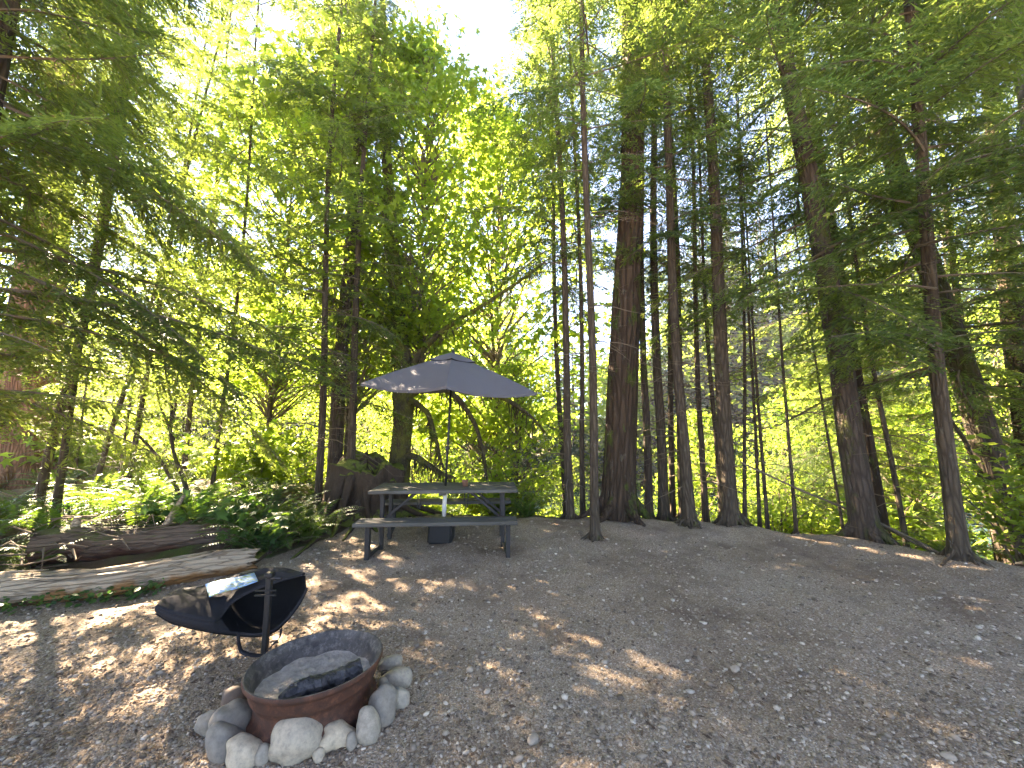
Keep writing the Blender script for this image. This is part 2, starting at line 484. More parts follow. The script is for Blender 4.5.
def conifer_crown(seed, H=14., z0=3., nb=70, Lmax=2.2, q=1., pw=.8, gap=.0):
    rng = np.random.default_rng(seed)
    bank = [bough(rng, l, dx=.055 * q, dt=.034 * q, bl=.085 * q ** .8, bw=.018 * q, droop=rng.uniform(.15, .4)) for l in (.8, 1.2, 1.6, 2.0, 2.4)]
    g = Geo(); az = rng.uniform(0, 6)
    for i in range(nb):
        u = (i + rng.uniform(0, .8)) / nb
        z = z0 + (H - z0) * u ** .9
        if gap and vnoise(np.array([z * .9]), np.array([seed * 3.3]))[0] < gap: continue
        Lb = max(.35, Lmax * (1 - u) ** pw * (.55 + .45 * min(1, u * 6 + .3)) * rng.uniform(.55, 1.12))
        az += 2.399 + rng.normal(0, .3)
        V, F, var, wd = bank[int(np.argmin([abs(Lb - b) for b in (.8, 1.2, 1.6, 2.0, 2.4)]))]
        s = Lb / (.8, 1.2, 1.6, 2.0, 2.4)[int(np.argmin([abs(Lb - b) for b in (.8, 1.2, 1.6, 2.0, 2.4)]))]
        M = rot('Z', az) @ rot('Y', rng.uniform(-.42, .12) + .25 * (1 - u)) @ rot('X', rng.normal(0, .22)) * s
        if rng.random() < .5: M = M @ np.diag([1, -1, 1])
        o = np.array([0, 0, z])
        bv = rng.normal(0, .16)
        g.add(V @ M.T + o, F, 0, np.clip(var + bv, 0, 1), False)
        g.add(wd[0] @ M.T + o, wd[1], 1, .5, False)
    return g.mesh('hemlock_crown', [MT['needle'], MT['twig']])

_ml = []
for a_, r_ in ((-112, .5), (-84, .3), (-54, .82), (-26, .42), (0, 1.), (26, .42), (54, .82), (84, .3), (112, .5)):
    _ml.append((r_ * math.cos(R(a_)), r_ * math.sin(R(a_)), -.16 * r_ * r_))
ML_V = np.array([(.0, 0, 0.03)] + _ml + [(-.06, 0, 0)])
ML_F = np.array([(0, i, i + 1) for i in range(1, 9)] + [(0, 9, 10), (0, 10, 1)])
OV_V = np.array([(0, 0, 0), (.35, -.27, .04), (.75, -.2, -.02), (1, 0, -.12), (.75, .2, -.02), (.35, .27, .04)])
OV_F = np.array([(0, 1, 2, 3), (0, 3, 4, 5)])

def leaves(g, rng, pos, size, TV, TF, mat, var, tilt=.55, out=None):
    n = len(pos)
    az = rng.uniform(0, 2 * np.pi, n)
    d = np.stack([np.cos(az), np.sin(az), rng.normal(-.35, .3, n)], -1)
    if out is not None: d = d + out * .8
    d = unit(d)
    nr = unit(np.array([0, 0, 1.]) + rng.normal(0, tilt, (n, 3)))
    y = unit(np.cross(nr, d)); z = np.cross(d, y)
    Bm = np.stack([d, y, z], 2)                       # columns
    V = np.einsum('nij,kj->nki', Bm, TV) * size[:, None, None] + pos[:, None]
    k = len(TV)
    F = (TF[None] + (np.arange(n) * k)[:, None, None]).reshape(-1, TF.shape[1])
    g.add(V.reshape(-1, 3), F, mat, np.repeat(var, len(TF)), False)

def maple_crown(seed, R_=2.6, z0=2., z1=9., ncl=200, lpc=24, size=.17, TV=ML_V, TF=ML_F, mat='maple', stem=True, one_side=None, trunk_h=None):
    rng = np.random.default_rng(seed); g = Geo()
    for i in range(ncl):
        for _ in range(30):
            u = rng.random(); th = rng.uniform(0, 2 * np.pi); rr = rng.random() ** .5
            prof = math.sin(math.pi * min(.98, u * .85 + .14)) ** .7
            c = np.array([R_ * prof * rr * math.cos(th), R_ * prof * rr * math.sin(th), z0 + (z1 - z0) * u])
            if vnoise(np.array([c[0] * .8 + c[2] * .5 + 50]), np.array([c[1] * .8 - c[2] * .45 + seed + 50]), seed)[0] > .42: break
        sp = .42 * rng.uniform(.6, 1.3)
        n = int(lpc * rng.uniform(.5, 1.4))
        o = rng.normal(0, 1, (n, 3)) * np.array([sp, sp, sp * .28])
        o[:, 2] -= .25 * np.linalg.norm(o[:, :2], axis=1) ** 2
        pos = c + o
        bv = rng.normal(.5, .2)
        leaves(g, rng, pos, size * rng.uniform(.5, 1.2, n), TV, TF, 0, np.clip(rng.normal(bv, .18, n), 0, 1), out=unit(o))
        if stem and i % 2 == 0:
            b = np.array([0, 0, max(z0 * .6, c[2] - .75 * math.hypot(c[0], c[1]) - .3)])
            if trunk_h: b[2] = min(b[2], trunk_h)
            mid = (b + c) / 2 + np.array([0, 0, .15]) + rng.normal(0, .12, 3)
            add_tube(g, [b, (b + mid) / 2 + rng.normal(0, .05, 3), mid, (mid + c) / 2, c], [.028, .022, .016, .01, .004], 4, 1, cap=False)
    return g.mesh('leafy_crown', [MT[mat], MT['twig']])

def shrub_mesh(seed, R_=1., H=1.8, nst=16, lps=60, size=.1, TV=OV_V, TF=OV_F, mat='shrub'):
    rng = np.random.default_rng(seed); g = Geo()
    for i in range(nst):
        th = rng.uniform(0, 6.28); out = R_ * rng.uniform(.25, 1); h = H * rng.uniform(.5, 1.05) * (1 - .35 * out / R_)
        s = np.linspace(0, 1, 8)
        p = np.stack([out * s ** 1.5 * math.cos(th), out * s ** 1.5 * math.sin(th), h * (1.35 * s - .35 * s ** 3)], -1) + np.cumsum(rng.normal(0, .02 * H, (8, 3)), 0)
        p[0] = (0.05 * math.cos(th), .05 * math.sin(th), -.05)
        add_tube(g, p, np.linspace(.014, .003, 8), 4, 1, cap=False)
        t = rng.uniform(.25, 1, lps); k = np.clip((t * 7).astype(int), 0, 6); f = t * 7 - k
        pos = p[k] * (1 - f)[:, None] + p[k + 1] * f[:, None] + rng.normal(0, 1, (lps, 3)) * np.array([.2, .2, .13]) * H * .55
        pos[:, 2] = np.maximum(pos[:, 2], .05)
        leaves(g, rng, pos, size * rng.uniform(.5, 1.25, lps), TV, TF, 0, np.clip(rng.normal(rng.normal(.5, .15), .2, lps), 0, 1))
    return g.mesh('shrub', [MT[mat], MT['twig']])

def fern_mesh(seed, nf=16, Lf=.85):
    rng = np.random.default_rng(seed); g = Geo()
    for i in range(nf):
        th = i * 2.399 + rng.normal(0, .2); l = Lf * rng.uniform(.6, 1.1); up = rng.uniform(.45, 1.15)
        s = np.linspace(0, 1, 14)
        a = up - (up + rng.uniform(.1, .5)) * s ** 1.3
        st = l / 13
        rr = np.concatenate([[0], np.cumsum(np.cos(a[:-1]) * st)]); zz = np.concatenate([[0], np.cumsum(np.sin(a[:-1]) * st)])
        p = np.stack([rr * math.cos(th), rr * math.sin(th), zz], -1)
        add_tube(g, p, np.linspace(.004, .0015, 14), 3, 1, cap=False)
        n = 30; t = np.repeat(np.linspace(.1, .99, n), 2); sd = np.tile([1., -1.], n)
        k = np.clip((t * 13).astype(int), 0, 12); f = (t * 13 - k)[:, None]
        pos = p[k] * (1 - f) + p[k + 1] * f; tg = unit(p[k + 1] - p[k])
        side = np.array([-math.sin(th), math.cos(th), 0])
        nr = unit(np.cross(tg, np.broadcast_to(side, tg.shape))) * -1
        d = unit(side[None] * sd[:, None] * .9 + tg * .35 + rng.normal(0, .08, (len(t), 3)) - np.array([0, 0, .12]))
        ln = .15 * l * (np.minimum(t / .2, 1) ** .6) * (1 - t ** 2.2 * .93) * rng.uniform(.9, 1.1, len(t))
        V, F = blades(pos, d, nr, ln, np.full(len(t), .022 * l), .15)
        g.add(V, F, 0, np.clip(rng.normal(rng.uniform(.2, .8), .1, len(F)), 0, 1), False)
    return g.mesh('sword_fern', [MT['fern'], MT['twig']])

# crown library -----------------------------------------------------
CR = {}
CR['lowA'] = conifer_crown(11, 14, 1.9, 96, 2.7, 1.1)
CR['lowB'] = conifer_crown(12, 15, 2.5, 98, 3.0, 1.15)
CR['midA'] = conifer_crown(13, 14, 3.4, 62, 1.9, 1.15, gap=.2)
CR['midB'] = conifer_crown(14, 16, 4.4, 64, 2.1, 1.2, gap=.2)
CR['high'] = conifer_crown(15, 17, 5.6, 66, 2.4, 1.25, gap=.15)
CR['fine'] = conifer_crown(16, 9, 1.6, 150, 3.2, .9)

# ------------------------------------------------------------------ trees
def trunk_geo(rng, H, r0, top=.25, n=10, twigs=0, tz=(.8, 4.5), flare=.42, wob=.08, bend=.05, tl=1., ridges=0, rdepth=0, step=.35):
    g = Geo(); m = max(8, int(H / step))
    z = np.concatenate([[-.25, 0, .06, .14, .25, .4], np.linspace(.6, H, m)])
    ph = rng.uniform(0, 6, 4)
    bx = bend * (np.sin(z * .55 + ph[0]) - math.sin(ph[0])) * np.minimum(1, z * .4 + .01); by = bend * (np.sin(z * .47 + ph[1]) - math.sin(ph[1])) * np.minimum(1, z * .4 + .01)
    rad = r0 * (1 - (1 - top) * np.clip(z / H, 0, 1) ** .9) * (1 + flare * np.exp(-np.clip(z, 0, 9) / (.12 + r0 * .8)))
    pts = np.stack([bx, by, z], -1)
    add_tube(g, pts, rad, n, 0, wob=wob, seed=int(rng.integers(99)), ridges=ridges, rdepth=rdepth)
    if r0 > .055:
        for i in range(6):
            th = i * 1.05 + rng.uniform(-.3, .3); l = r0 * rng.uniform(1.2, 2.8) + .06
            s = np.linspace(0, 1, 8); w_ = np.cumsum(rng.normal(0, .05, 8)) * l
            p = np.stack([(r0 * .55 + l * s) * math.cos(th) - w_ * math.sin(th), (r0 * .55 + l * s) * math.sin(th) + w_ * math.cos(th), r0 * 1.5 * (1 - s) ** 2.2 + .015 - .07 * s ** 2], -1)
            add_tube(g, p, np.linspace(r0 * .42, .012, 8), 7, 0, cap=False, wob=.2, seed=i)
    for i in range(twigs):
        zz = rng.uniform(*tz); th = rng.uniform(0, 6.28); l = tl * rng.uniform(.15, 1.) ** 1.2
        b = np.array([np.interp(zz, z, bx), np.interp(zz, z, by), zz]); s = np.linspace(0, 1, 6)
        el = rng.uniform(-.25, .35)
        p = b + np.stack([s * l * math.cos(th), s * l * math.sin(th), el * l * s - .3 * l * s ** 2], -1) + np.cumsum(rng.normal(0, .012, (6, 3)), 0) * (s > 0)[:, None]
        add_tube(g, p, np.linspace(.007 + .003 * l, .0015, 6), 4, 1, cap=False)
        for k in range(int(l * 5)):
            q0 = p[rng.integers(2, 6)]; t2 = th + rng.choice([-1, 1]) * rng.uniform(.4, 1); l2 = l * rng.uniform(.15, .4)
            add_tube(g, [q0, q0 + np.array([l2 * .5 * math.cos(t2), l2 * .5 * math.sin(t2), -.02 * l]), q0 + np.array([l2 * math.cos(t2), l2 * math.sin(t2), -.12 * l2])], [.003, .002, .001], 3, 1, cap=False)
    return g

TREES = []
def tree(name, label, base, aim, dia, H, crown=None, hc=14., bark='bark', twigs=30, tz=(.6, 5.5), spin=None, group=None, cat='tree', n=10, **k):
    rng = np.random.default_rng(len(TREES) * 13 + 5); TREES.append(name)
    base = np.asarray(base, float); d = np.asarray(aim, float) - base
    q = Vector((0, 0, 1)).rotation_difference(Vector(d))
    e = empty(name, base, q)
    tag(e, label, cat, group)
    link('trunk', trunk_geo(rng, H, dia / 2, n=n, twigs=twigs, tz=tz, **k).mesh('trunk', [MT[bark], MT['twig']]), e)
    if crown:
        c = link('crown', CR[crown], e); s = H / hc * 1.02
        c.scale = (s, s, s) if isinstance(s, float) else s
        c.rotation_euler = (0, 0, rng.uniform(0, 6.28) if spin is None else spin)
    return e

HC = {'lowA': 14., 'lowB': 15., 'midA': 14., 'midB': 16., 'high': 17., 'fine': 9.}
def T(label, bp, tp, wpx, H, crown=None, Y=None, bark='bark', name='hemlock_tree', **k):
    """tree whose trunk runs through two picture points; Y = distance when its foot is hidden below the bank"""
    if Y is None:
        b = G(*bp); b[2] = gz(b[0], b[1])
        yy = b[1]
    else:
        yy = Y; b = P(bp[0], bp[1], Y)
    t = P(tp[0], tp[1], yy + k.pop('fwd', 0.))
    if Y is not None:
        d = unit(t - b); z = gz(b[0], b[1]); b = b + d * ((z - b[2]) / d[2]); H = H + max(0, -z)
    dia = wpx * (b[1] * CP) / FPX
    return tree(name, label, b, t, dia, H, crown, HC.get(crown, 14.), bark, **k)

g1 = None
T('slim straight conifer trunk just behind the umbrella side of the clearing edge', (570, 517), (553, 90), 8.5, 15, 'midA', Y=6.8)
T('hemlock trunk almost hidden behind the slim straight trunk near the umbrella', (566, 516), (551, 90), 6, 16, 'midB', Y=8.6)
T('very slim conifer trunk standing close behind the foremost trunk', (583, 516), (570, 60), 5.5, 15, 'midB', Y=7.3)
T('slim brown trunk standing foremost on the gravel, right of the picnic table', (595, 541), (585, 0), 9, 16, 'high', tz=(1, 5))
T('massive dark old trunk with furrowed bark and moss on one edge', (618, 521), (626, 200), 31, 19, 'midA', Y=6.75, bark='bark_big', name='old_conifer', n=26, wob=.12, twigs=60, tz=(2.2, 6), flare=.3, ridges=9, rdepth=.06, spin=1., top=.45)
T('pale tan mossy trunk nearest the massive trunk, left of a close pair', (649, 523), (646, 180), 8, 14, 'midA', Y=7.1, bark='bark_moss')
T('pale tan trunk with loose flaky bark, right of a close pair', (664, 524), (657, 150), 10, 15, 'midB', Y=7.0)
T('thin dark trunk showing between the pale pair and the leaning trunk', (673, 520), (665, 200), 6, 14, 'midA', Y=7.5)
T('slender trunk leaning left, pale lit side, foot on gravel edge', (690, 530), (661, 0), 11, 16, 'midB')
T('thin shaded trunk right behind the slender leaning trunk', (683, 520), (670, 230), 7, 14, 'midA', Y=7.2)
T('thin knotty trunk between the two leaning trunks at the clearing edge', (706, 525), (692, 230), 6, 13, 'midA', Y=6.9)
T('stout brown conifer leaning left with bare snapped branch stubs', (731, 530), (699, 0), 15, 17, 'high', twigs=40, tz=(.8, 7), tl=1.3)
T('thin dark sapling stem pressed behind the stout leaning conifer', (722, 522), (711, 320), 5, 11, 'midA', Y=6.9)
T('pole thin sapling just right of the stout leaning conifer', (745, 528), (742, 330), 4, 9, None, Y=6.6, twigs=34, name='sapling')
for i, (bp, tp, w, Y_) in enumerate([((760, 530), (753, 380), 3.6, 6.6), ((768, 530), (757, 385), 3.6, 6.5)]):
    T(['left one of two whip thin saplings growing side by side', 'right one of two whip thin saplings growing side by side'][i], bp, tp, w, 8, None, Y=Y_, twigs=30, name='sapling')
T('lone whip thin sapling midway between stout conifer and mossy trunk', (797, 542), (785, 385), 3.6, 8, None, Y=6.1, twigs=24, name='sapling')
T('crooked thin stem close against the mossy leaning trunk', (845, 540), (822, 400), 3, 6, None, Y=6.2, twigs=12, name='sapling')
T('broad mossy trunk leaning left with green foot on the bank', (868, 547), (806, 190), 23, 17, 'lowB', Y=5.6, bark='bark_moss', n=20, twigs=30, tz=(1.5, 4), flare=.2, spin=2.2)
T('dark trunk half hidden behind the broad mossy leaning trunk', (884, 540), (842, 300), 13, 15, 'midB', Y=6.3, bark='bark_big')
T('thin dark bare pole leaning between the mossy trunk and the grey trunk', (907, 548), (871, 320), 5, 10, None, Y=5.8, twigs=30, name='sapling')
T('smooth grey brown trunk nearest on the right, foot on the gravel', (961, 567), (903, 70), 14, 15, 'lowA', n=14, twigs=16, tz=(1.5, 4), spin=.6)
T('thick dark trunk with moss leaning left behind the grey trunk', (1004, 514), (940, 300), 25, 16, 'lowB', Y=6.0, bark='bark_moss', n=18, twigs=30, tz=(1, 4))
T('heavy dark trunk at the right edge wrapped in hanging twigs', (1044, 500), (985, 58), 22, 17, 'midA', Y=6.6, bark='bark_big', n=18, twigs=50, tz=(1, 6))
T('large pale grey trunk cut by the upper right corner', (1075, 560), (1013, 40), 30, 16, 'high', Y=4.6, bark='bark_pale', n=20, name='alder_tree', twigs=6)

T('dark slim trunk leaning right in front of the red cedar', (43, 478), (82, 290), 8, 15, 'midB', Y=6.2, tz=(1, 3))
T('slim leaning trunk, left of the leaning group behind the logs', (98, 475), (138, 335), 5, 12, 'midA', Y=7.6)
T('hair thin stem in the middle of the leaning group behind the logs', (118, 478), (143, 350), 3, 4.5, None, Y=8.0, name='sapling')
T('slim leaning trunk, right of the leaning group behind the logs', (129, 480), (156, 325), 5, 11, 'midA', Y=7.8)
T('thin pale stem near the red cedar', (66, 470), (64, 400), 2.4, 5, None, Y=9, name='sapling')
T('thin pale stem leaning right next to another near the red cedar', (76, 468), (84, 400), 2.4, 5, None, Y=9, name='sapling')
T('huge reddish cedar trunk glowing at the left edge', (22, 475), (42, 300), 46, 19, 'high', Y=9.2, bark='bark_red', n=24, name='cedar_tree', ridges=7, rdepth=.06, twigs=20, tz=(2, 5), spin=3.)
T('slim dark conifer trunk standing left of the mossy stump', (318, 499), (337, 150), 7.5, 14, 'lowA', Y=6.9, twigs=50, tz=(.8, 5), tl=1.5)
T('grey lichen spotted trunk in front of the stump, bending right higher up', (348, 521), (362, 250), 8.5, 12, 'midA', twigs=30, tl=1.2)
T('tall mossy trunk rising from the roots behind the stump', (334, 490), (357, 60), 15, 18, 'high', Y=7.6, bark='bark_moss', n=14, twigs=40, tz=(1, 6))

# trees left of and in front of the clearing whose boughs hang into view and shade the site
tree('hemlock_tree', 'near hemlock whose drooping boughs fill the upper left corner', (-5.3, 3.3, gz(-5.3, 3.3)), (-4.9, 3.3, 9), .3, 10, 'fine', 9., tz=(1, 3), spin=.3)
tree('hemlock_tree', 'hemlock beyond the logs with feathery boughs sweeping over the ferns', (-6.9, 6.0, gz(-6.9, 6.0)), (-6.7, 6.0, 9), .1, 14, 'lowA', 14., spin=2.)
tree('hemlock_tree', 'hemlock with hanging sprays between the logs and the slim dark trunk', (-5.7, 7.5, gz(-5.7, 7.5)), (-5.6, 7.5, 9), .08, 15, 'midB', 16., spin=4.)
tree('hemlock_tree', 'near hemlock whose green boughs hang over the upper right', (5.2, 2.9, gz(5.2, 2.9)), (4.9, 2.9, 9), .25, 12, 'midB', 16., spin=1.2)
for x_, y_, h_, c_n, lab in ((8.0, 6.6, 15, 'lowB', 'full dark hemlock crowding the right edge behind the heavy trunk'), (-6.5, 4.2, 16, 'midB', 'hemlock with high boughs standing past the left end of the logs'), (-8.2, 9.8, 16, 'midB', 'full hemlock rising behind the slim leaning group on the left'), (7.6, 4.2, 13, 'lowA', 'hemlock with drooping boughs just beyond the right end of the gravel'), (-8.0, 3.0, 12, 'lowB', 'dense hemlock left of the logs with boughs reaching the cedar')):
    tree('hemlock_tree', lab, (x_, y_, gz(x_, y_)), (x_ + .1, y_, 9), .13, h_, c_n, HC[c_n], tz=(1, 3))

tree('hemlock_tree', 'young hemlock below the bank between the mossy trunk and the grey trunk', (7.3, 8.2, gz(7.3, 8.2)), (7.2, 8.2, 9), .09, 7.0, 'fine', 9., tz=(.5, 2), spin=2.5)
# ------------------------------------------------------------------ broadleaf trees, shrubs
CR['mapleA'] = maple_crown(31, 2.7, 2.5, 10.5, 370, 26, .155)
CR['mapleB'] = maple_crown(32, 2.4, .8, 7.5, 210, 24, .15)
CR['alder'] = maple_crown(33, 2.6, .6, 8.5, 220, 34, .12, OV_V, OV_F, 'shrub')

def broadleaf(label, x, y, s, crown, H, name='maple_tree', group=None, zs=None):
    rng = np.random.default_rng(int(abs(x * 71 + y * 13)) + 3)
    z = gz(x, y); e = empty(name, (x, y, z)); tag(e, label, 'tree', group)
    link('trunk', trunk_geo(rng, H * .8, .07 * s, twigs=0, bend=.12, n=8).mesh('trunk', [MT['bark_moss'], MT['twig']]), e)
    c = link('crown', CR[crown], e); c.scale = (s, s, zs or s); c.rotation_euler = (0, 0, rng.uniform(0, 6.28))
    return e

# the mossy maple behind the stump, with arching limbs
def mossy_maple():
    b = P(396, 490, 8.0); b[2] = gz(b[0], b[1])
    e = empty('maple_tree', b); tag(e, 'mossy maple with crooked arching limbs right behind the umbrella', 'tree')
    rng = np.random.default_rng(77)
    g = Geo(); pt = [b - b + [0, 0, -.2]] + [P(x, y, yy) - b for x, y, yy in ((399, 470, 8), (404, 420, 8), (402, 370, 8), (398, 310, 8), (392, 240, 8), (386, 150, 8.1), (384, 40, 8.2), (380, -60, 8.3))]
    pt = np.array(pt); s = np.linspace(0, 1, 40); pp = np.stack([np.interp(s, np.linspace(0, 1, len(pt)), pt[:, i]) for i in range(3)], -1)
    add_tube(g, pp, np.interp(s, [0, .3, .6, 1], [.25, .2, .14, .05]), 14, 0, wob=.2, seed=4)
    link('trunk', g.mesh('trunk', [MT['mosslimb']]), e)
    limbs = [[(404, 395, 8), (412, 365, 7.9), (424, 347, 7.8), (440, 333, 7.7), (455, 322, 7.6), (480, 307, 7.5), (515, 285, 7.4), (545, 262, 7.4)],
             [(404, 400, 8), (425, 385, 7.8), (445, 388, 7.6), (462, 402, 7.5), (476, 425, 7.5), (484, 455, 7.5), (487, 480, 7.5)],
             [(404, 385, 8), (440, 372, 7.8), (475, 375, 7.7), (497, 395, 7.6), (515, 405, 7.6), (530, 415, 7.6), (545, 432, 7.6)],
             [(402, 455, 8), (415, 457, 7.8), (428, 464, 7.7), (442, 474, 7.6), (456, 478, 7.6)],
             [(401, 340, 8), (385, 322, 7.9), (365, 312, 7.8), (335, 300, 7.8), (300, 292, 7.8)],
             [(404, 410, 8), (412, 400, 7.9), (428, 412, 7.6), (436, 440, 7.5), (441, 462, 7.5)]]
    for lb in limbs:
        g = Geo(); q = np.array([P(*w) - b for w in lb]); s = np.linspace(0, 1, 26)
        pp = np.stack([np.interp(s, np.linspace(0, 1, len(q)), q[:, i]) for i in range(3)], -1)
        k = np.ones(3) / 3
        for i in range(3): pp[1:-1, i] = np.convolve(pp[:, i], k, 'valid')
        add_tube(g, pp, np.linspace(.085, .022, 26), 8, 0, wob=.3, seed=len(lb))
        for i in range(46):
            p0 = pp[rng.integers(3, 26)]; l = rng.uniform(.08, .42)
            d = rng.normal(0, .05, 2)
            add_tube(g, [p0, p0 + [d[0], d[1], -l * .5], p0 + [d[0] * 1.4, d[1] * 1.4, -l]], [.013, .011, .002], 4, 0, cap=False, wob=.3)
        link('limb', g.mesh('limb', [MT['mosslimb']]), e)
    c = link('crown', CR['mapleA'], e); c.location = (.3, .5, 1.2); c.scale = (.8, .8, .95); c.rotation_euler = (0, 0, 1.1)
mossy_maple()
broadleaf('tall leafy maple with big backlit leaves rising left of the umbrella', -4.0, 9.4, 1.15, 'mapleA', 11.5)
broadleaf('tall maple farther back, left of the slim dark conifer trunk', -6.8, 10.9, 1.15, 'mapleA', 11.5)
broadleaf('leafy maple glowing behind the top of the umbrella', -.4, 10.6, 1.22, 'mapleA', 12.5)
broadleaf('low maple with hanging leaf sprays seen under the umbrella', .1, 8.9, .5, 'mapleB', 4)
MG = 'sunlit maples and alders on the river bank'
for i, (x, y, s, c) in enumerate([(-7.5, 12.5, .55, 'mapleB'), (-5.2, 11.8, .6, 'alder'), (-10.5, 12.5, .55, 'alder'), (-2.6, 12.5, .7, 'mapleB'), (-13.5, 14, .6, 'mapleB'), (-4, 15.5, .6, 'alder'), (1.8, 12.8, .42, 'alder'), (4.6, 11, .42, 'mapleB'), (6.8, 9.8, .5, 'alder'), (9.2, 9, .65, 'mapleB'), (12, 9.5, .9, 'alder'), (10, 13, .85, 'mapleB'), (6.5, 13.5, .7, 'mapleB'), (15, 11, 1., 'mapleB'), (-20, 17, 1.25, 'alder'), (-15.5, 18, 1.2, 'mapleB'), (-8.5, 18.5, 1.25, 'alder'), (-5.5, 19, 1.25, 'mapleB'), (-2, 19.5, 1.25, 'alder'), (-17, 12, 1.1, 'alder'), (11.5, 5.8, .75, 'mapleB'), (18, 8, 1, 'alder')]):
    broadleaf('yellow green broadleaf tree glowing in sun on the bank below the clearing', x, y, s, c, 7.5 * s, 'broadleaf_tree', MG)

SH = [shrub_mesh(41, 1.0, 1.9, 18, 70, .1), shrub_mesh(42, 1.2, 1.5, 18, 60, .15, ML_V, ML_F, 'maple'), shrub_mesh(43, .8, 1.3, 14, 70, .085)]
SG = 'sunlit shrubs on the slope below the clearing'
rs = np.random.default_rng(5)
for i in range(54):
    x = rs.uniform(-12, 14); yc_ = float(np.interp(x, CX, CY))
    y = yc_ + rs.uniform(1.0 if x > -3 else .3, 6.5)
    if abs(x - 1.8) < 1.4 and y < 11: y += 3
    o = link('leafy_shrub', SH[i % 3]); o.location = (x, y, gz(x, y) - .03); s = rs.uniform(.8, 1.5) * (1.15 if x < -2 else 1)
    o.scale = (s, s, s * rs.uniform(.8, 1.15)); o.rotation_euler = (0, 0, rs.uniform(0, 6.28))
    tag(o, 'yellow green shrub in bright sun on the slope past the clearing edge', 'shrub', SG)

# far forest across the river : one mass
def far_forest():
    rng = np.random.default_rng(9); g = Geo()
    con = [bough(rng, l, dx=.2, dt=.13, bl=.36, bw=.13, W=.5, droop=.3, wood=False) for l in (1.6, 2.6)]
    n = 0
    for i in range(255):
        y = 32.5 + (rng.uniform(0, 5) if i % 2 else rng.uniform(0, 32)); x = y * (rng.uniform(-1.5, 1.5) if i < 165 else rng.uniform(.1, 1.05)); y = y - .12 * x
        z = gz(x, y)
        if rng.random() < .62:
            H = rng.uniform(10, 15) if 0 < x * 33 / y < 14 else rng.uniform(17, 26); nb = int(H * 2.6)
            for k in range(nb):
                u = (k + rng.random()) / nb; Lb = ((1.5 + H * .13) * (1 - u) ** .8 + .3) * rng.uniform(.7, 1.1)
                V, F, var, _ = con[k % 2]; s = Lb / (1.6, 2.6)[k % 2]
                M = rot('Z', k * 2.399 + i) @ rot('Y', .15 + rng.normal(0, .15)) @ rot('X', rng.normal(0, .2)) * s
                g.add(V @ M.T + [x, y, z + 1 + (H - 1) * u], F, 0, np.clip(var + rng.normal(0, .15), 0, 1), False)
            add_tube(g, [[x, y, z - .5], [x, y, z + H * .5], [x, y, z + H]], [.25, .15, .03], 5, 2, cap=False)
        else:
            H = rng.uniform(7, 12) * (1. if 0 < x * 33 / y < 14 else 1.6); m_ = 1300
            th = rng.uniform(0, 6.28, m_); u = rng.random(m_); rr = (H * .33) * np.sin(np.pi * (u * .85 + .12)) ** .6 * rng.random(m_) ** .35
            pos = np.stack([x + rr * np.cos(th), y + rr * np.sin(th), z + .3 + H * u], -1) + rng.normal(0, .3, (m_, 3))
            pos = pos[fbm(pos[:, 0] * .5 + pos[:, 2] * .3 + 99, pos[:, 1] * .5 - pos[:, 2] * .4 + 99, 6, 2) > .4]; m_ = len(pos)
            leaves(g, rng, pos, .55 * rng.uniform(.5, 1.2, m_), OV_V, OV_F, 1, np.clip(rng.normal(rng.uniform(.2, .7), .2, m_), 0, 1))
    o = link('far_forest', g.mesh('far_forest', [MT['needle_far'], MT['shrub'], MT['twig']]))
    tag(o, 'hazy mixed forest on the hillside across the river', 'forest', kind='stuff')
far_forest()

# river boulders
for i, (px, py, y, w) in enumerate([(832, 492, 12.5, .9), (848, 505, 11.8, .7), (815, 500, 13.5, 1.1), (856, 488, 13.2, .6), (770, 500, 14.5, .8), (800, 512, 12.6, .5), (838, 515, 11.2, .55)]):
    p = P(px, py, y); z = gz(p[0], p[1])
    V, F = ico(3); rng = np.random.default_rng(i + 60)
    d = 1 + .35 * (fbm(V[:, 0] * 1.2 + 9 + i, V[:, 1] * 1.2 + V[:, 2] * .9 + 5, i) - .5) * 2
    g = Geo(); g.add(V * d[:, None] * [w * .6, w * .5, w * .38], F, 0, rng.uniform(0, 1))
    o = link('river_boulder', g.mesh('river_boulder', [MT['boulder']])); o.location = (p[0], p[1], z + w * .12); o.rotation_euler = (0, 0, i)
    tag(o, 'pale river boulder in sun seen through the thin saplings', 'boulder', 'pale boulders down at the river')

# ------------------------------------------------------------------ ferns and low plants on the left
FM = [fern_mesh(51), fern_mesh(52, 20, .95), fern_mesh(53, 13, .7)]
rs = np.random.default_rng(15)
fl = [(-5.9, 5.2), (-5.3, 5.7), (-4.7, 5.6), (-4.2, 6.1), (-3.6, 5.9), (-3.3, 6.6), (-3.1, 5.35), (-5.0, 6.6), (-5.8, 6.5), (-6.6, 6.1), (-4.3, 7.0), (-3.7, 7.4), (-6.3, 7.4), (-7.2, 5.3), (-5.4, 4.6), (-6.2, 4.5), (-3.4, 5.9), (-4.9, 7.6), (-2.95, 6.0), (.3, 7.4), (-7.6, 6.9), (-5.75, 4.05), (-4.2, 5.25), (-4.75, 5.1), (-5.5, 5.15), (-3.05, 5.0), (-3.9, 5.5), (-6.6, 5.0), (-5.6, 5.9), (-3.5, 5.5), (-4.5, 6.2), (-2.85, 5.6), (-7.4, 5.8), (-8.1, 6.3), (-7.0, 6.7), (-8.8, 7.2), (-7.9, 7.7), (-9.4, 8.1), (-6.8, 5.5), (-8.5, 5.6), (-6.9, 7.6), (-9.9, 7.1), (-7.6, 4.8), (-6.3, 6.9)]
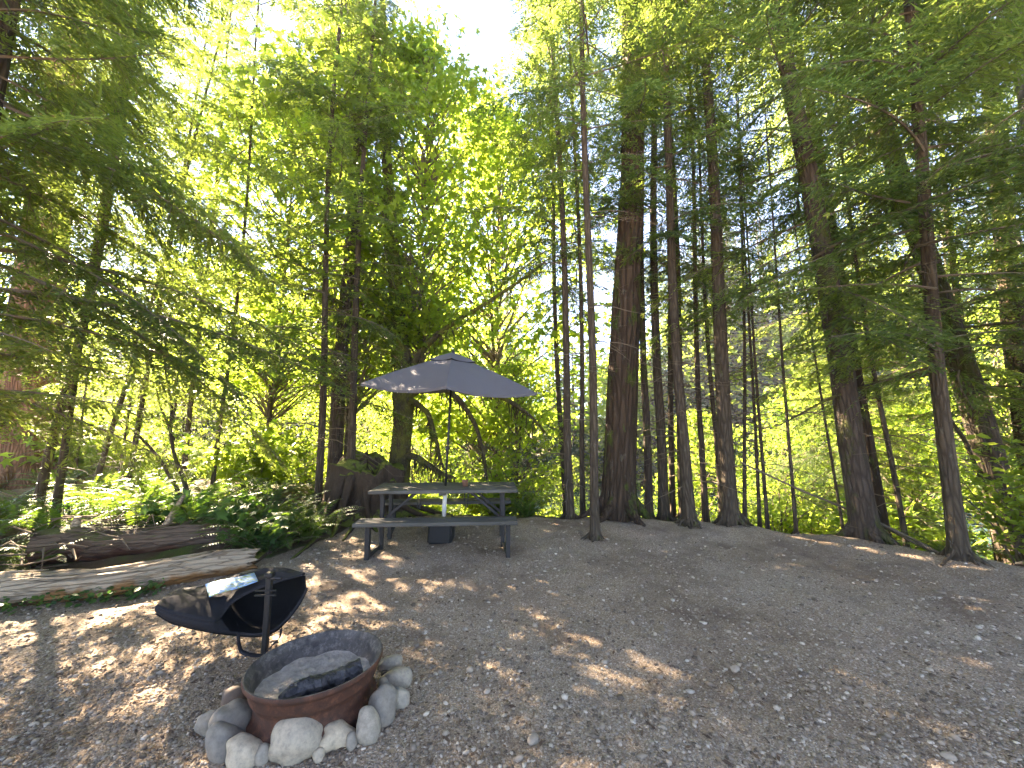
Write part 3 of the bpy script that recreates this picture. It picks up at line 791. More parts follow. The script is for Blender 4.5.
for i, (x, y) in enumerate(fl):
    o = link('sword_fern', FM[i % 3]); s = rs.uniform(.8, 1.2); o.location = (x, y, gz(x, y) - .02); o.scale = (s, s, s); o.rotation_euler = (rs.normal(0, .1), rs.normal(0, .1), rs.uniform(0, 6))
    tag(o, 'dark green sword fern growing on the forest floor behind the fallen logs', 'fern', 'sword ferns behind the logs')
tag(bpy.data.objects['sword_fern.019'], 'sunlit fern arching just beyond the right end of the picnic table', 'fern')
for i, (x, y) in enumerate([(6.0, 5.5), (5.7, 5.9), (6.8, 5.2), (5.3, 6.0)]):
    o = link('sword_fern', FM[(i + 1) % 3]); o.location = (x, y, gz(x, y)); o.scale = (.7,) * 3; o.rotation_euler = (0, 0, i * 2.)
    tag(o, 'low dark fern at the foot of the leaning trunks on the right', 'fern', 'ferns under the leaning trunks')
BP = [shrub_mesh(61, .6, .75, 14, 16, .16, ML_V, ML_F, 'salal'), shrub_mesh(62, .55, .6, 16, 22, .12, OV_V, OV_F, 'salal')]
for i, (x, y) in enumerate([(-4.6, 5.35), (-5.1, 5.6), (-3.75, 5.25), (-6.2, 5.4), (-3.3, 5.2)]):
    o = link('thimbleberry_bush' if i % 2 == 0 else 'salal_bush', BP[i % 2]); s = rs.uniform(.65, .95); o.location = (x, y, gz(x, y)); o.scale = (s, s, s); o.rotation_euler = (0, 0, rs.uniform(0, 6))
    tag(o, 'broad leaved low plant with shiny lobed leaves behind the fallen logs' if i % 2 == 0 else 'low salal bush with small oval leaves behind the fallen logs', 'plant', 'lobed leaf plants behind the logs' if i % 2 == 0 else 'salal behind the logs')
# ground cover in front of the pale log
g = Geo(); n = 520; rc = np.random.default_rng(3)
tt = rc.uniform(0, 1, n); px = -4.85 + 1.45 * tt; py = 3.6 + .5 * tt - rc.uniform(.05, .5, n) * (1 - tt * .5)
pos = np.stack([px, py, terrain(px, py) + rc.uniform(.02, .12, n)], -1)
leaves(g, rc, pos, rc.uniform(.025, .06, n), OV_V * [1, 1.6, 1], OV_F, 0, rc.random(n), .3)
tag(link('wood_sorrel', g.mesh('wood_sorrel', [MT['salal']])), 'patch of small round green leaves along the front of the pale log', 'ground cover', kind='stuff')

# vine maple stems behind the logs
def vine_maple():
    b = P(192, 505, 6.0); b[2] = gz(b[0], b[1]); e = empty('vine_maple', b); tag(e, 'multi stemmed vine maple with crooked dark stems behind the logs', 'tree')
    g = Geo()
    for k, lst in enumerate([[(190, 505), (184, 480), (174, 455), (170, 430), (172, 405), (166, 375), (160, 330)], [(184, 505), (174, 482), (160, 460), (148, 445), (135, 432), (118, 420)], [(174, 440), (166, 420), (160, 405), (157, 390)], [(171, 425), (176, 405), (176, 385), (182, 350)]]):
        q = np.array([P(x, y, 6.0 + .05 * k) - b for x, y in lst]); s = np.linspace(0, 1, 18)
        add_tube(g, np.stack([np.interp(s, np.linspace(0, 1, len(q)), q[:, i]) for i in range(3)], -1), np.linspace(.035 if k < 2 else .02, .008, 18), 6, 0, wob=.2, seed=k)
    link('trunk', g.mesh('trunk', [MT['bark_moss']]), e)
    rng = np.random.default_rng(8); gg = Geo()
    for c in [(160, 330), (135, 420), (182, 350), (160, 385), (120, 410), (150, 345)]:
        c0 = P(*c, 6.0) - b; m_ = 22
        leaves(gg, rng, c0 + rng.normal(0, 1, (m_, 3)) * [.3, .3, .1], rng.uniform(.05, .1, m_), ML_V, ML_F, 0, rng.random(m_))
    link('crown', gg.mesh('crown', [MT['maple']]), e)
vine_maple()

# ------------------------------------------------------------------ fallen logs, stump
def wood_mat(name, pale, warm, dark, sc=1., mossy=False):
    m, nt, out = newmat(name)
    v = coords(nt, (.2 * sc, 1 * sc, 1 * sc)); vc = N(nt, 'TexVoronoi', feature='DISTANCE_TO_EDGE'); vc.inputs['Scale'].default_value = 24; L(nt, coords(nt, (.035, 1, 1)), vc.inputs['Vector'])
    crk = ramp(nt, vc.outputs['Distance'], [(0, (.55, .55, .55)), (.07, (0, 0, 0))])
    n1 = noise(nt, v, 26, 5, .7); n2 = noise(nt, v, 7, 4); n3 = noise(nt, coords(nt), 3.2, 4)
    c = mixc(nt, n1, tuple(x * .6 for x in pale), pale)
    sz = N(nt, 'SeparateXYZ'); L(nt, coords(nt), sz.inputs[0]); n3 = mth(nt, 'ADD', mth(nt, 'MULTIPLY', sz.outputs[2], -2.2), n3)
    c = mixc(nt, ramp(nt, n3, [(.46, (0, 0, 0)), (.62, (1, 1, 1))]), c, mixc(nt, n1, tuple(x * .6 for x in warm), warm))
    c = mixc(nt, ramp(nt, n2, [(.3, (1, 1, 1)), (.45, (0, 0, 0))]), c, dark)
    c = mixc(nt, mth(nt, 'MULTIPLY', crk, .85), c, tuple(x * .5 for x in dark))
    if mossy:
        ge = N(nt, 'NewGeometry'); gs = N(nt, 'SeparateXYZ'); L(nt, ge.outputs['Normal'], gs.inputs[0])
        mk = ramp(nt, mth(nt, 'ADD', mth(nt, 'MULTIPLY', gs.outputs[2], .5), noise(nt, coords(nt), 4, 5, .7)), [(.85, (0, 0, 0)), (1., (1, 1, 1))])
        c = mixc(nt, mk, c, mixc(nt, noise(nt, coords(nt), 70, 3), (.03, .04, .01), (.1, .115, .025)))
    principled(nt, out, c, .85, .2, mth(nt, 'SUBTRACT', mth(nt, 'ADD', n1, n2), crk), .9, .025)
    return m
MT['log'] = wood_mat('weathered_split_log', (.38, .3, .205), (.27, .135, .05), (.055, .035, .022))
MT['rot'] = wood_mat('rotten_red_log', (.14, .1, .07), (.1, .05, .03), (.022, .014, .01), mossy=True)

def fallen_log(name, label, a, b, r0, r1, mat, seed, stubs=(), split=0., rough=.22):
    a, b = np.asarray(a, float), np.asarray(b, float); d = b - a; Ln = np.linalg.norm(d)
    e = empty(name, a, rz=math.atan2(d[1], d[0])); tag(e, label, 'log')
    sl = math.atan2(d[2], math.hypot(d[0], d[1]))
    m_ = 140; s = np.linspace(0, 1, m_); rng = np.random.default_rng(seed)
    p = np.stack([s * Ln * math.cos(sl), .06 * np.sin(s * 4 + seed), s * Ln * math.sin(sl) + .02 * np.sin(s * 9)], -1)
    n = 56
    V, F, Tt = tube(p, np.linspace(r0, r1, m_), n, True, wob=.16, seed=seed)
    body = V[:m_ * n].reshape(m_, n, 3)
    if split:   # ragged broken end
        jag = (vnoise(np.arange(n) * 1.3, np.full(n, seed * 1.), 3) - .3) * split
        for i in range(6): body[m_ - 1 - i, :, 0] += jag * (1 - i / 6) * 1.6
    c = body.mean(1, keepdims=True); off = body - c
    gr = 1 + rough * (fbm(np.broadcast_to(np.arange(n)[None] * .9, (m_, n)), np.broadcast_to(s[:, None] * 4, (m_, n)), seed + 3) - .5) * 2 + rough * .5 * (vnoise(np.broadcast_to(np.arange(n)[None] * 1.7, (m_, n)), np.broadcast_to(s[:, None] * 13, (m_, n)), seed + 8) - .5)
    body[:] = c + off * gr[..., None]; V[:m_ * n] = body.reshape(-1, 3)
    g = Geo(); g.add(V, F); bn = 0
    g.T.append((Tt, np.zeros(len(Tt), np.int32), np.full(len(Tt), .5, np.float32), np.zeros(len(Tt), bool)))
    link('log_body', g.mesh('log_body', [MT[mat]]), e)
    g = Geo()
    for k in range(26):
        t0 = rng.uniform(.05, .9); a_ = rng.uniform(.1, 3.0); l = rng.uniform(.15, .55); rr = (r0 + (r1 - r0) * t0) * 1.0
        i0 = int(t0 * (m_ - 1)); i1 = min(m_ - 1, i0 + max(3, int(l / Ln * m_)))
        off_ = np.array([0, rr * math.cos(a_), rr * math.sin(a_)])
        add_tube(g, np.array([p[i0] + off_, p[(i0 + i1) // 2] + off_ * 1.03, p[i1] + off_ * rng.uniform(1., 1.12)]), [.006, .016, .003], 5, 0, cap=False)
    link('splinter', g.mesh('splinter', [MT[mat]]), e)
    for t_, h_, lean, r_ in stubs:
        g = Geo(); q = p[int(t_ * (m_ - 1))]
        s2 = np.linspace(0, 1, 8)
        add_tube(g, q + np.stack([lean * h_ * s2, .05 * h_ * s2, r0 * .5 + h_ * s2], -1), r_ * (1 - .55 * s2), 8, 0, wob=.25, seed=seed + 5)
        link('branch_stub', g.mesh('branch_stub', [MT['log']]), e)
    return e
A, B_ = G(-70, 600, .12), G(247, 563, .1); A[2] = gz(*A[:2]) + .1; B_[2] = gz(*B_[:2]) + .1
fallen_log('fallen_log', 'long pale weathered log with orange underside bordering the gravel', A, B_, .16, .115, 'log', 3, split=.12)
A, B_ = G(40, 540, .3), G(232, 528, .3); A[2] = gz(*A[:2]) + .14; B_[2] = gz(*B_[:2]) + .1
fallen_log('rotten_log', 'dark reddish decayed log with stubs lying behind the pale log', A, B_, .22, .15, 'rot', 8, stubs=((.62, .42, .45, .045), (.14, .22, .1, .07)), split=.25)
A, B_ = G(105, 549, .1), G(190, 547, .1); A[2] = gz(*A[:2]) + .05; B_[2] = gz(*B_[:2]) + .05
fallen_log('bark_slab', 'short grey slab of wood wedged between the two fallen logs', A, B_, .09, .07, 'log', 12)

def stump():
    c = P(366, 500, 6.9); c[2] = gz(c[0], c[1]) - .03
    e = empty('mossy_stump', c); e.scale = (1.12, 1.1, 1.22); tag(e, 'big dark root wad stump with mossy top beside the picnic table', 'stump')
    g = Geo(); m_, n = 26, 64; th = np.arange(n) * 2 * np.pi / n; s = np.linspace(0, 1, m_)
    Rr = (.5 + .3 * np.exp(-s * 4.5))[:, None] * (1 + .13 * np.sin(th * 5 + 1)[None] + .09 * np.sin(th * 8 + 2)[None] * (1 - s)[:, None]) * (1 + .35 * (fbm(np.cos(th)[None] * 2 + 9 + s[:, None], np.sin(th)[None] * 2 + s[:, None] * 2 + 9, 3, 5) - .5))
    hz_ = .74 * s[:, None] * (1 + .28 * (fbm(np.cos(th)[None] * 1.4 + 4, np.sin(th)[None] * 1.4 + 4, 8) - .5) * 2 + .12 * np.cos(th - 2.2)[None])
    V = np.stack([Rr * np.cos(th), Rr * np.sin(th) * .8, hz_], -1)
    k = 6; top = V[-1]
    rings = [top * [1 - t, 1 - t, 1] + np.stack([0 * th, 0 * th, -.03 * math.sin(t * 1.5) + .22 * (vnoise(np.cos(th) * 3 * (1 - t) + 5, np.sin(th) * 3 * (1 - t) + 5, 2) - .5)], -1) for t in np.linspace(.12, .98, k)]
    V = np.concatenate([V.reshape(-1, 3)] + [r for r in rings]); mm = m_ + k
    i, j = np.meshgrid(np.arange(mm - 1), np.arange(n), indexing='ij'); a = i * n + j; b = i * n + (j + 1) % n
    g.add(V, np.stack([a, b, b + n, a + n], -1).reshape(-1, 4))
    link('stump_body', g.mesh('stump_body', [MT['stump']]), e)
    rng = np.random.default_rng(4)
    for k in range(13):
        a = k * .49 + rng.uniform(-.15, .15); h0 = rng.uniform(.35, .72); ro = rng.uniform(.7, 1.05)
        q = np.array([[.4 * math.cos(a), .32 * math.sin(a), h0], [.52 * math.cos(a + .1), .44 * math.sin(a + .1), h0 * .75], [.6 * math.cos(a + .05), .52 * math.sin(a + .05), h0 * .35], [ro * math.cos(a + .2), ro * .9 * math.sin(a + .2), .0], [(ro + .3) * math.cos(a + .25), (ro + .2) * math.sin(a + .25), -.08]])
        s = np.linspace(0, 1, 16); pp = np.stack([np.interp(s, np.linspace(0, 1, 5), q[:, i_]) for i_ in range(3)], -1)
        for _ in range(2): pp[1:-1] = (pp[:-2] + 2 * pp[1:-1] + pp[2:]) / 4
        g = Geo(); add_tube(g, pp, np.linspace(rng.uniform(.07, .11), .025, 16), 8, 0, wob=.3, seed=k); link('root', g.mesh('root', [MT['stump']]), e)
    for lst, r in ((((340, 490), (325, 503), (305, 522), (285, 537), (262, 552)), .09), (((345, 470), (328, 490), (318, 505), (300, 520)), .07), (((352, 500), (335, 520), (318, 533), (300, 545)), .05), (((390, 490), (402, 512), (412, 518)), .05), (((360, 505), (356, 520), (345, 530)), .04)):
        g = Geo(); q = np.array([(lambda w: w)(G(x, y, .12 if i_ else .35)) for i_, (x, y) in enumerate(lst)])
        q[0] = c + (q[0] - c) * [.4, .4, 0] + [0, 0, .3]
        for i_ in range(1, len(q)): q[i_][2] = gz(q[i_][0], q[i_][1]) + r * .5 * (1 - i_ / len(q))
        s = np.linspace(0, 1, 20); pp = np.stack([np.interp(s, np.linspace(0, 1, len(q)), q[:, i_]) for i_ in range(3)], -1) - c
        add_tube(g, pp, np.linspace(r * 1.5, r * .3, 20), 9, 0, wob=.25, seed=int(r * 100))
        link('root', g.mesh('root', [MT['stump']]), e)
m, nt, out = newmat('root_wad_wood')
v = coords(nt, (1, 1, .5)); n1 = noise(nt, v, 14, 6, .7); geo = N(nt, 'NewGeometry'); sx = N(nt, 'SeparateXYZ'); L(nt, geo.outputs['Normal'], sx.inputs[0])
c_ = mixc(nt, n1, (.022, .015, .01), (.085, .06, .04))
ms = ramp(nt, mth(nt, 'ADD', sx.outputs[2], mth(nt, 'MULTIPLY', n1, .7)), [(.95, (0, 0, 0)), (1.2, (1, 1, 1))])
c_ = mixc(nt, ms, c_, mixc(nt, noise(nt, v, 60, 3), (.05, .065, .012), (.15, .17, .035)))
principled(nt, out, c_, .95, .1, n1, 1., .05); MT['stump'] = m
stump()

# leaning dead poles and snag, right side and left edge
def pole(name, label, pts, r0, r1, mat='twig', cat='dead branch'):
    q = np.array(pts); o_ = q[0].copy(); s = np.linspace(0, 1, 24)
    g = Geo(); add_tube(g, np.stack([np.interp(s, np.linspace(0, 1, len(q)), (q - o_)[:, i]) for i in range(3)], -1), np.linspace(r0, r1, 24), 7, 0, wob=.2, seed=3)
    rng = np.random.default_rng(int(r0 * 1000))
    o = link(name, g.mesh(name, [MT[mat]])); o.location = o_; tag(o, label, cat); return o
pole('dead_branch', 'long thin dead pole sloping down to the foot of the grey trunk', [P(740, 462, 6.2), P(800, 490, 6.0), P(860, 514, 5.8), P(915, 540, 5.4), np.append(G(955, 567)[:2], .05)], .015, .02)
pole('dead_branch', 'short fallen branch lying on the bank under the leaning trunks', [P(872, 520, 5.9), P(905, 538, 5.5), P(948, 560, 5.1)], .02, .012)
pole('mossy_branch', 'mossy dead branch drooping from the thick dark trunk to the ground', [P(935, 400, 5.7), P(965, 440, 5.5), P(985, 490, 5.4), P(1000, 530, 5.4)], .03, .012, 'mosslimb')
pole('broken_snag', 'dark broken snag leaning in from the left edge', [P(-60, 470, 6.6), P(-20, 440, 6.6), P(5, 412, 6.6), P(18, 392, 6.6)], .13, .09, 'bark_big', 'snag')
pole('bleached_branch', 'bleached broken branch catching sun among dark boughs upper right', [P(1022, 250, 6.0), P(1005, 190, 6.0), P(985, 152, 6.0), P(955, 130, 6.0), P(925, 113, 6.0)], .035, .05, 'bark_pale')
pole('mossy_branch', 'long mossy branch reaching left across the broad leaning trunk', [P(940, 372, 5.8), P(880, 382, 5.6), P(830, 398, 5.5), P(780, 425, 5.4)], .04, .01, 'mosslimb')

# brush pile of dark twigs at left
g = Geo(); rb = np.random.default_rng(21); bc = np.array([-5.1, 4.72, 0])
for i in range(70):
    p0 = bc + rb.normal(0, 1, 3) * [.35, .2, 0] + [0, 0, rb.uniform(0, .35)]; th = rb.uniform(-.7, .7) + (math.pi if rb.random() < .5 else 0); l = rb.uniform(.2, .6)
    p0[2] += gz(p0[0], p0[1])
    add_tube(g, [p0, p0 + [l * .5 * math.cos(th), l * .5 * math.sin(th), rb.normal(0, .06)], p0 + [l * math.cos(th), l * math.sin(th), rb.normal(-.04, .1)]], [.012, .009, .003], 4, 0, cap=False)
tag(link('brush_pile', g.mesh('brush_pile', [MT['twig']])), 'tangled pile of dark dead twigs behind the left end of the logs', 'brush pile')

# ------------------------------------------------------------------ pebbles and litter (uncountable)
def scatter_pebbles():
    rng = np.random.default_rng(17); V, F = ico(1); n = 30000
    px = rng.uniform(-120, 1150, n * 2); py = 520 + 260 * rng.random(n * 2) ** .8
    a = (px - 512) / FPX; b = (384 - py) / FPX
    dx, dy, dz = a, CP - b * SP, SP + b * CP; t = -CAM_H / dz; x = t * dx; y = t * dy
    ok = (y < np.interp(x, CX, CY) - .1) & (y < np.interp(x, [-8, -4.6, -2.95, -2.6, -2.4], [2.4, 3.6, 4.4, 5.5, 9]))
    x, y = x[ok][:n], y[ok][:n]; n = len(x)
    size = .0045 + .009 * rng.random(n) ** 3 + (rng.random(n) < .03) * rng.uniform(.004, .014, n)
    size *= np.clip(.6 + y * .14, .75, 1.7)
    sc = np.stack([size * rng.uniform(.8, 1.6, n), size * rng.uniform(.7, 1.2, n), size * rng.uniform(.4, .8, n)], -1)
    th = rng.uniform(0, 6.28, n); c, s = np.cos(th), np.sin(th)
    W = V[None] * sc[:, None] * (1 + rng.normal(0, .12, (n, len(V), 1)))
    W = np.stack([W[..., 0] * c[:, None] - W[..., 1] * s[:, None], W[..., 0] * s[:, None] + W[..., 1] * c[:, None], W[..., 2]], -1)
    W = W + np.stack([x, y, terrain(x, y) + size * .15], -1)[:, None]
    g = Geo(); g.add(W.reshape(-1, 3), (F[None] + (np.arange(n) * len(V))[:, None, None]).reshape(-1, 3), 0, np.repeat(np.clip(rng.normal(.45, .3, n), 0, 1), len(F)), True)
    tag(link('gravel', g.mesh('gravel', [MT['pebble']])), 'loose gravel and pebbles strewn over the clearing', 'gravel', kind='stuff')
    g = Geo(); n = 17000
    px = rng.uniform(-150, 1200, n); py = 515 + 255 * rng.random(n) ** 1.1; a = (px - 512) / FPX; b = (384 - py) / FPX
    dx, dy, dz = a, CP - b * SP, SP + b * CP; t = -CAM_H / dz; x = t * dx; y = t * dy
    dens = np.clip(.25 + .8 * (x < -1.6) + .5 * sstep(1.2, .2, np.interp(x, CX, CY) - y) + .25 * (fbm(x * .9, y * .9, 4) > .5), 0, 1)
    ok = (rng.random(n) < dens) & (y < np.interp(x, CX, CY) + .6); x, y = x[ok], y[ok]; n = len(x)
    th = rng.uniform(0, 6.28, n); ln = rng.uniform(.012, .05, n); w = np.where(rng.random(n) < .6, .003, ln * .4)
    d = np.stack([np.cos(th), np.sin(th), rng.normal(0, .12, n)], -1)
    V, F = blades(np.stack([x, y, terrain(x, y) + .006 + rng.uniform(0, .006, n)], -1), unit(d), unit(np.array([0, 0, 1.]) + rng.normal(0, .3, (n, 3))), ln, w)
    g.add(V, F, 0, rng.random(n) ** 1.3, False)
    tag(link('leaf_litter', g.mesh('leaf_litter', [MT['litter']])), 'dry needles, twigs and dead leaf scraps on the dirt', 'leaf litter', kind='stuff')
scatter_pebbles()

# ------------------------------------------------------------------ fire ring, stones
def rust_mat(name, a, b, c, rough=.75):
    m, nt, out = newmat(name)
    v = coords(nt); n1 = noise(nt, v, 9, 6, .7); n2 = noise(nt, coords(nt, (1, 1, .35)), 30, 5, .7)
    col = mixc(nt, n2, a, b); col = mixc(nt, ramp(nt, noise(nt, v, 22, 6, .8), [(.5, (0, 0, 0)), (.62, (.8, .8, .8))]), col, tuple(x * 1.7 for x in b)); col = mixc(nt, ramp(nt, n1, [(.46, (0, 0, 0)), (.66, (1, 1, 1))]), col, c)
    principled(nt, out, col, rough, .35, n2, .3, .004, .15)
    return m
MT['rust'] = rust_mat('rusty_steel', (.046, .017, .009), (.08, .031, .016), (.028, .015, .01))
MT['soot'] = rust_mat('sooty_steel', (.04, .034, .029), (.11, .095, .08), (.028, .023, .02), .65)
MT['ash'] = simple('grey_ash', (.27, .24, .205), .95, .1, .75, 22, 0, .9, .03)
MT['char'] = rust_mat('charred_wood', (.004, .004, .005), (.022, .021, .022), (.11, .105, .1), .5)
FC = np.array([-1.107, 2.356])
e = empty('fire_ring', (FC[0], FC[1], gz(*FC) - .02), Quaternion((1, 0, 0), -.036) @ Quaternion((0, 1, 0), -.024)); tag(e, 'rusty steel wheel rim fire ring edged with round stones', 'fire pit')
r = .355
outer = [(r - .028, -.05), (r - .028, .05), (r - .031, .078), (r - .05, .09), (r - .056, .105), (r - .056, .15), (r - .05, .168), (r - .034, .185), (r - .028, .2), (r - .026, .238), (r - .018, .25), (r - .003, .257), (r + .001, .264), (r + .002, .276), (r - .002, .284)]
inner = [(r - .008, .286), (r - .013, .281), (r - .015, .268), (r - .032, .252), (r - .036, .24), (r - .04, .2), (r - .05, .184), (r - .066, .172), (r - .07, .15), (r - .07, .108), (r - .06, .09), (r - .05, -.05)]
g = Geo(); add_lathe(g, outer, 96); link('outer_wall', g.mesh('outer_wall', [MT['rust']]), e)
g = Geo(); add_lathe(g, [outer[-1]] + inner, 96); link('inner_wall', g.mesh('inner_wall', [MT['soot']]), e)
g = Geo(); nr, na = 22, 64; rr, th = np.meshgrid(np.linspace(0, r - .055, nr), np.arange(na + 1) * 2 * np.pi / na, indexing='ij')
x, y = rr * np.cos(th), rr * np.sin(th)
g.add(np.stack([x, y, +.15 + .05 * (fbm(x * 7 + 9, y * 7 + 9, 2) - .5) + .03 * (rr / r) ** 2], -1).reshape(-1, 3), grid_faces(nr, na + 1)); link('ash_bed', g.mesh('ash_bed', [MT['ash']]), e)
# charred log across the ring
def charred():
    a = P(283, 692, 2.33); b = P(360, 667, 2.52)
    z0 = gz(*FC) + .2; a = G(279, 700, z0); b = G(362, 668, z0 + .04); d = b - a; Ln = np.linalg.norm(d)
    s = np.linspace(0, 1, 40); n = 20
    p = a + d * s[:, None]; p[:, 2] += .01 * np.sin(s * 7)
    V, F, Tt = tube(p - a, np.interp(s, [0, .15, .9, 1], [.018, .042, .05, .042]), n, True, wob=.25, seed=6)
    bd = V[:40 * n].reshape(40, n, 3); c = bd.mean(1, keepdims=True)
    blk = 1 + .3 * (vnoise(np.broadcast_to(np.floor(s[:, None] * 22 + .6 * np.sin(np.arange(n))[None]) * 7.3, (40, n)), np.broadcast_to(np.floor(np.arange(n) / 2.3)[None] * 5.1, (40, n)), 4) - .5)
    bd[:] = c + (bd - c) * blk[..., None]
    g = Geo(); g.add(V, F, smooth=False); g.T.append((Tt, np.zeros(len(Tt), np.int32), np.full(len(Tt), .5, np.float32), np.zeros(len(Tt), bool)))
    o = link('charred_log', g.mesh('charred_log', [MT['char']])); o.location = a; tag(o, 'charred black log lying on ash inside the fire ring', 'log')
charred()

STONES = [  # cx, cy, wpx, hpx, tilt, var, label
    (233, 697, 23, 24, .2, .02, 'brown stone behind the left side of the fire ring'),
    (216, 722, 34, 26, -.5, .45, 'tan grey stone mostly hidden behind the big bluish stone'),
    (231, 724, 46, 36, -.5, .33, 'big bluish grey stone left of the fire ring'),
    (226, 748, 44, 24, -.75, .36, 'long grey stone leaning outward below the big bluish stone'),
    (245, 755, 38, 26, -.5, .92, 'flat cream coloured stone with a faint dark mark'),
    (264, 757, 17, 19, -.6, .55, 'small grey wedge stone beside the large tan boulder'),
    (294, 742, 50, 41, .05, .8, 'largest smooth tan stone in front of the fire ring'),
    (319, 755, 11, 13, .2, .85, 'tiny tan pebble at the foot of the largest stone'),
    (336, 736, 35, 27, -.15, 1., 'yellowish tan stone with a dark crack'),
    (354, 718, 13, 12, .1, .6, 'small brownish stone wedged high against the rusty wall'),
    (367, 732, 22, 34, .25, .62, 'smooth greenish grey stone standing upright'),
    (352, 744, 11, 15, .3, .5, 'tiny pale chip beside the greenish upright stone'),
    (383, 710, 27, 37, .1, .4, 'mottled grey stone with dark spots standing at right'),
    (398, 701, 24, 21, .0, .66, 'round grey tan stone behind the mottled stone'),
    (397, 682, 27, 19, .1, .7, 'pale stone with a chipped corner on the right'),
    (386, 687, 16, 16, 0., .6, 'small grey stone tucked against the ring on the right'),
    (389, 666, 24, 14, .1, .64, 'farthest pale stone behind the right side of the ring'),
    (254, 728, 12, 10, 0, .5, 'small round stone tucked at the left foot of the rusty wall'),
    (254, 738, 18, 13, .1, .3, 'brown grey pebble between long stone and largest stone'),
    (266, 744, 10, 9, 0, .45, 'tiny grey pebble touching the largest stone'),
]
for i, (cx, cy, w, h, tl, var, lab) in enumerate(STONES):
    rng = np.random.default_rng(200 + i)
    p = G(cx, cy + h * .28); dep = p[1] * CP - (CAM_H) * SP
    sw, sh = w * dep / FPX, h * dep / FPX
    V, F = ico(4 if w > 20 else 3)
    pw = 1.
    V = np.sign(V) * np.abs(V) ** pw; V = V / np.linalg.norm(V, axis=1).max()
    d = 1 + .3 * (fbm(V[:, 0] * .9 + 20 + i * 3, V[:, 1] * .9 + V[:, 2] * .8 + 30, i, 2) - .5) * 2
    V = V * d[:, None] * [sw * .52, (sw + sh) * .24, sh * .52]
    V = V @ rot('Y', -tl).T @ rot('Z', rng.uniform(-.3, .3)).T
    g = Geo(); g.add(V, F, 0, var)
    o = link('stone', g.mesh('stone', [MT['rstone']])); o.location = (p[0], p[1], gz(p[0], p[1]) + sh * .23)
    tag(o, lab, 'stone', 'stones around the fire ring')
# lumps of charcoal and loose larger stones on the gravel
for i, (cx, cy, w, lab, mt) in enumerate([(385, 676, 9, 'small black lump of charcoal between pale stones', 'char'), (735, 672, 9, 'pale elongated stone lying alone mid gravel', 'pebble'), (470, 671, 8, 'whitish chip of stone on the gravel right of the fire ring', 'pebble'), (533, 741, 12, 'pale flat stone near the bottom of the gravel', 'pebble'), (948, 757, 10, 'pale stone at the lower right of the gravel', 'pebble'), (440, 548 + 125, 5, 'small light pebble beside the whitish chip', 'pebble')]):
    rng = np.random.default_rng(300 + i); p = G(cx, cy); dep = p[1] * CP - CAM_H * SP; s = w * dep / FPX
    V, F = ico(3); d = 1 + .3 * (fbm(V[:, 0] * 1.5 + 20 + i * 3, V[:, 1] * 1.5 + V[:, 2] + 30, i, 3) - .5) * 2
    g = Geo(); g.add(V * d[:, None] * [s * .6, s * .45, s * .3], F, 0, .6 + .15 * rng.random())
    o = link('charcoal' if mt == 'char' else 'stone', g.mesh('stone', [MT[mt]])); o.location = (p[0], p[1], gz(p[0], p[1]) + s * .1); o.rotation_euler = (0, 0, rng.uniform(0, 3)); tag(o, lab, 'charcoal' if mt == 'char' else 'stone')

# ------------------------------------------------------------------ swivel grill post, bag, map
MT['blacksteel'] = simple('black_painted_steel', (.006, .006, .006), .5, .4, .3, 40)
MT['nylon'] = simple('black_nylon_fabric', (.017, .0165, .018), .88, .18, .25, 90, 0, .35, .004)
MT['nylon_in'] = simple('shade_toned_lining', (.005, .005, .005), .8, .2, .2, 90)  # near-black lining: shade of the bag's open mouth put into its colour
pb = G(262, 664); pz = gz(pb[0], pb[1])
e = empty('grill_post', (pb[0], pb[1], pz)); tag(e, 'black steel swivel grill post standing behind the fire ring', 'grill')
ptop = P(266, 577, pb[1]); H_ = ptop[2] - pz
g = Geo(); add_box(g, (.012, 0, H_ / 2 - .05), (.036, .036, H_ + .1), bev=.005); link('post', g.mesh('post', [MT['blacksteel']]), e)
g = Geo(); add_box(g, (.012, 0, H_ + .015), (.055, .05, .03)); add_tube(g, [(.03, -.01, H_ - .01), (.07, -.03, H_ + .005), (.11, -.03, H_ + .0)], [.01, .011, .012], 8); link('handle', g.mesh('handle', [MT['blacksteel']]), e)
g = Geo()
for k in range(2): add_box(g, (.005, -.024, H_ - .08 - .03 * k), (.14, .008, .01), rz=.05)
link('grate', g.mesh('grate', [MT['blacksteel']]), e)

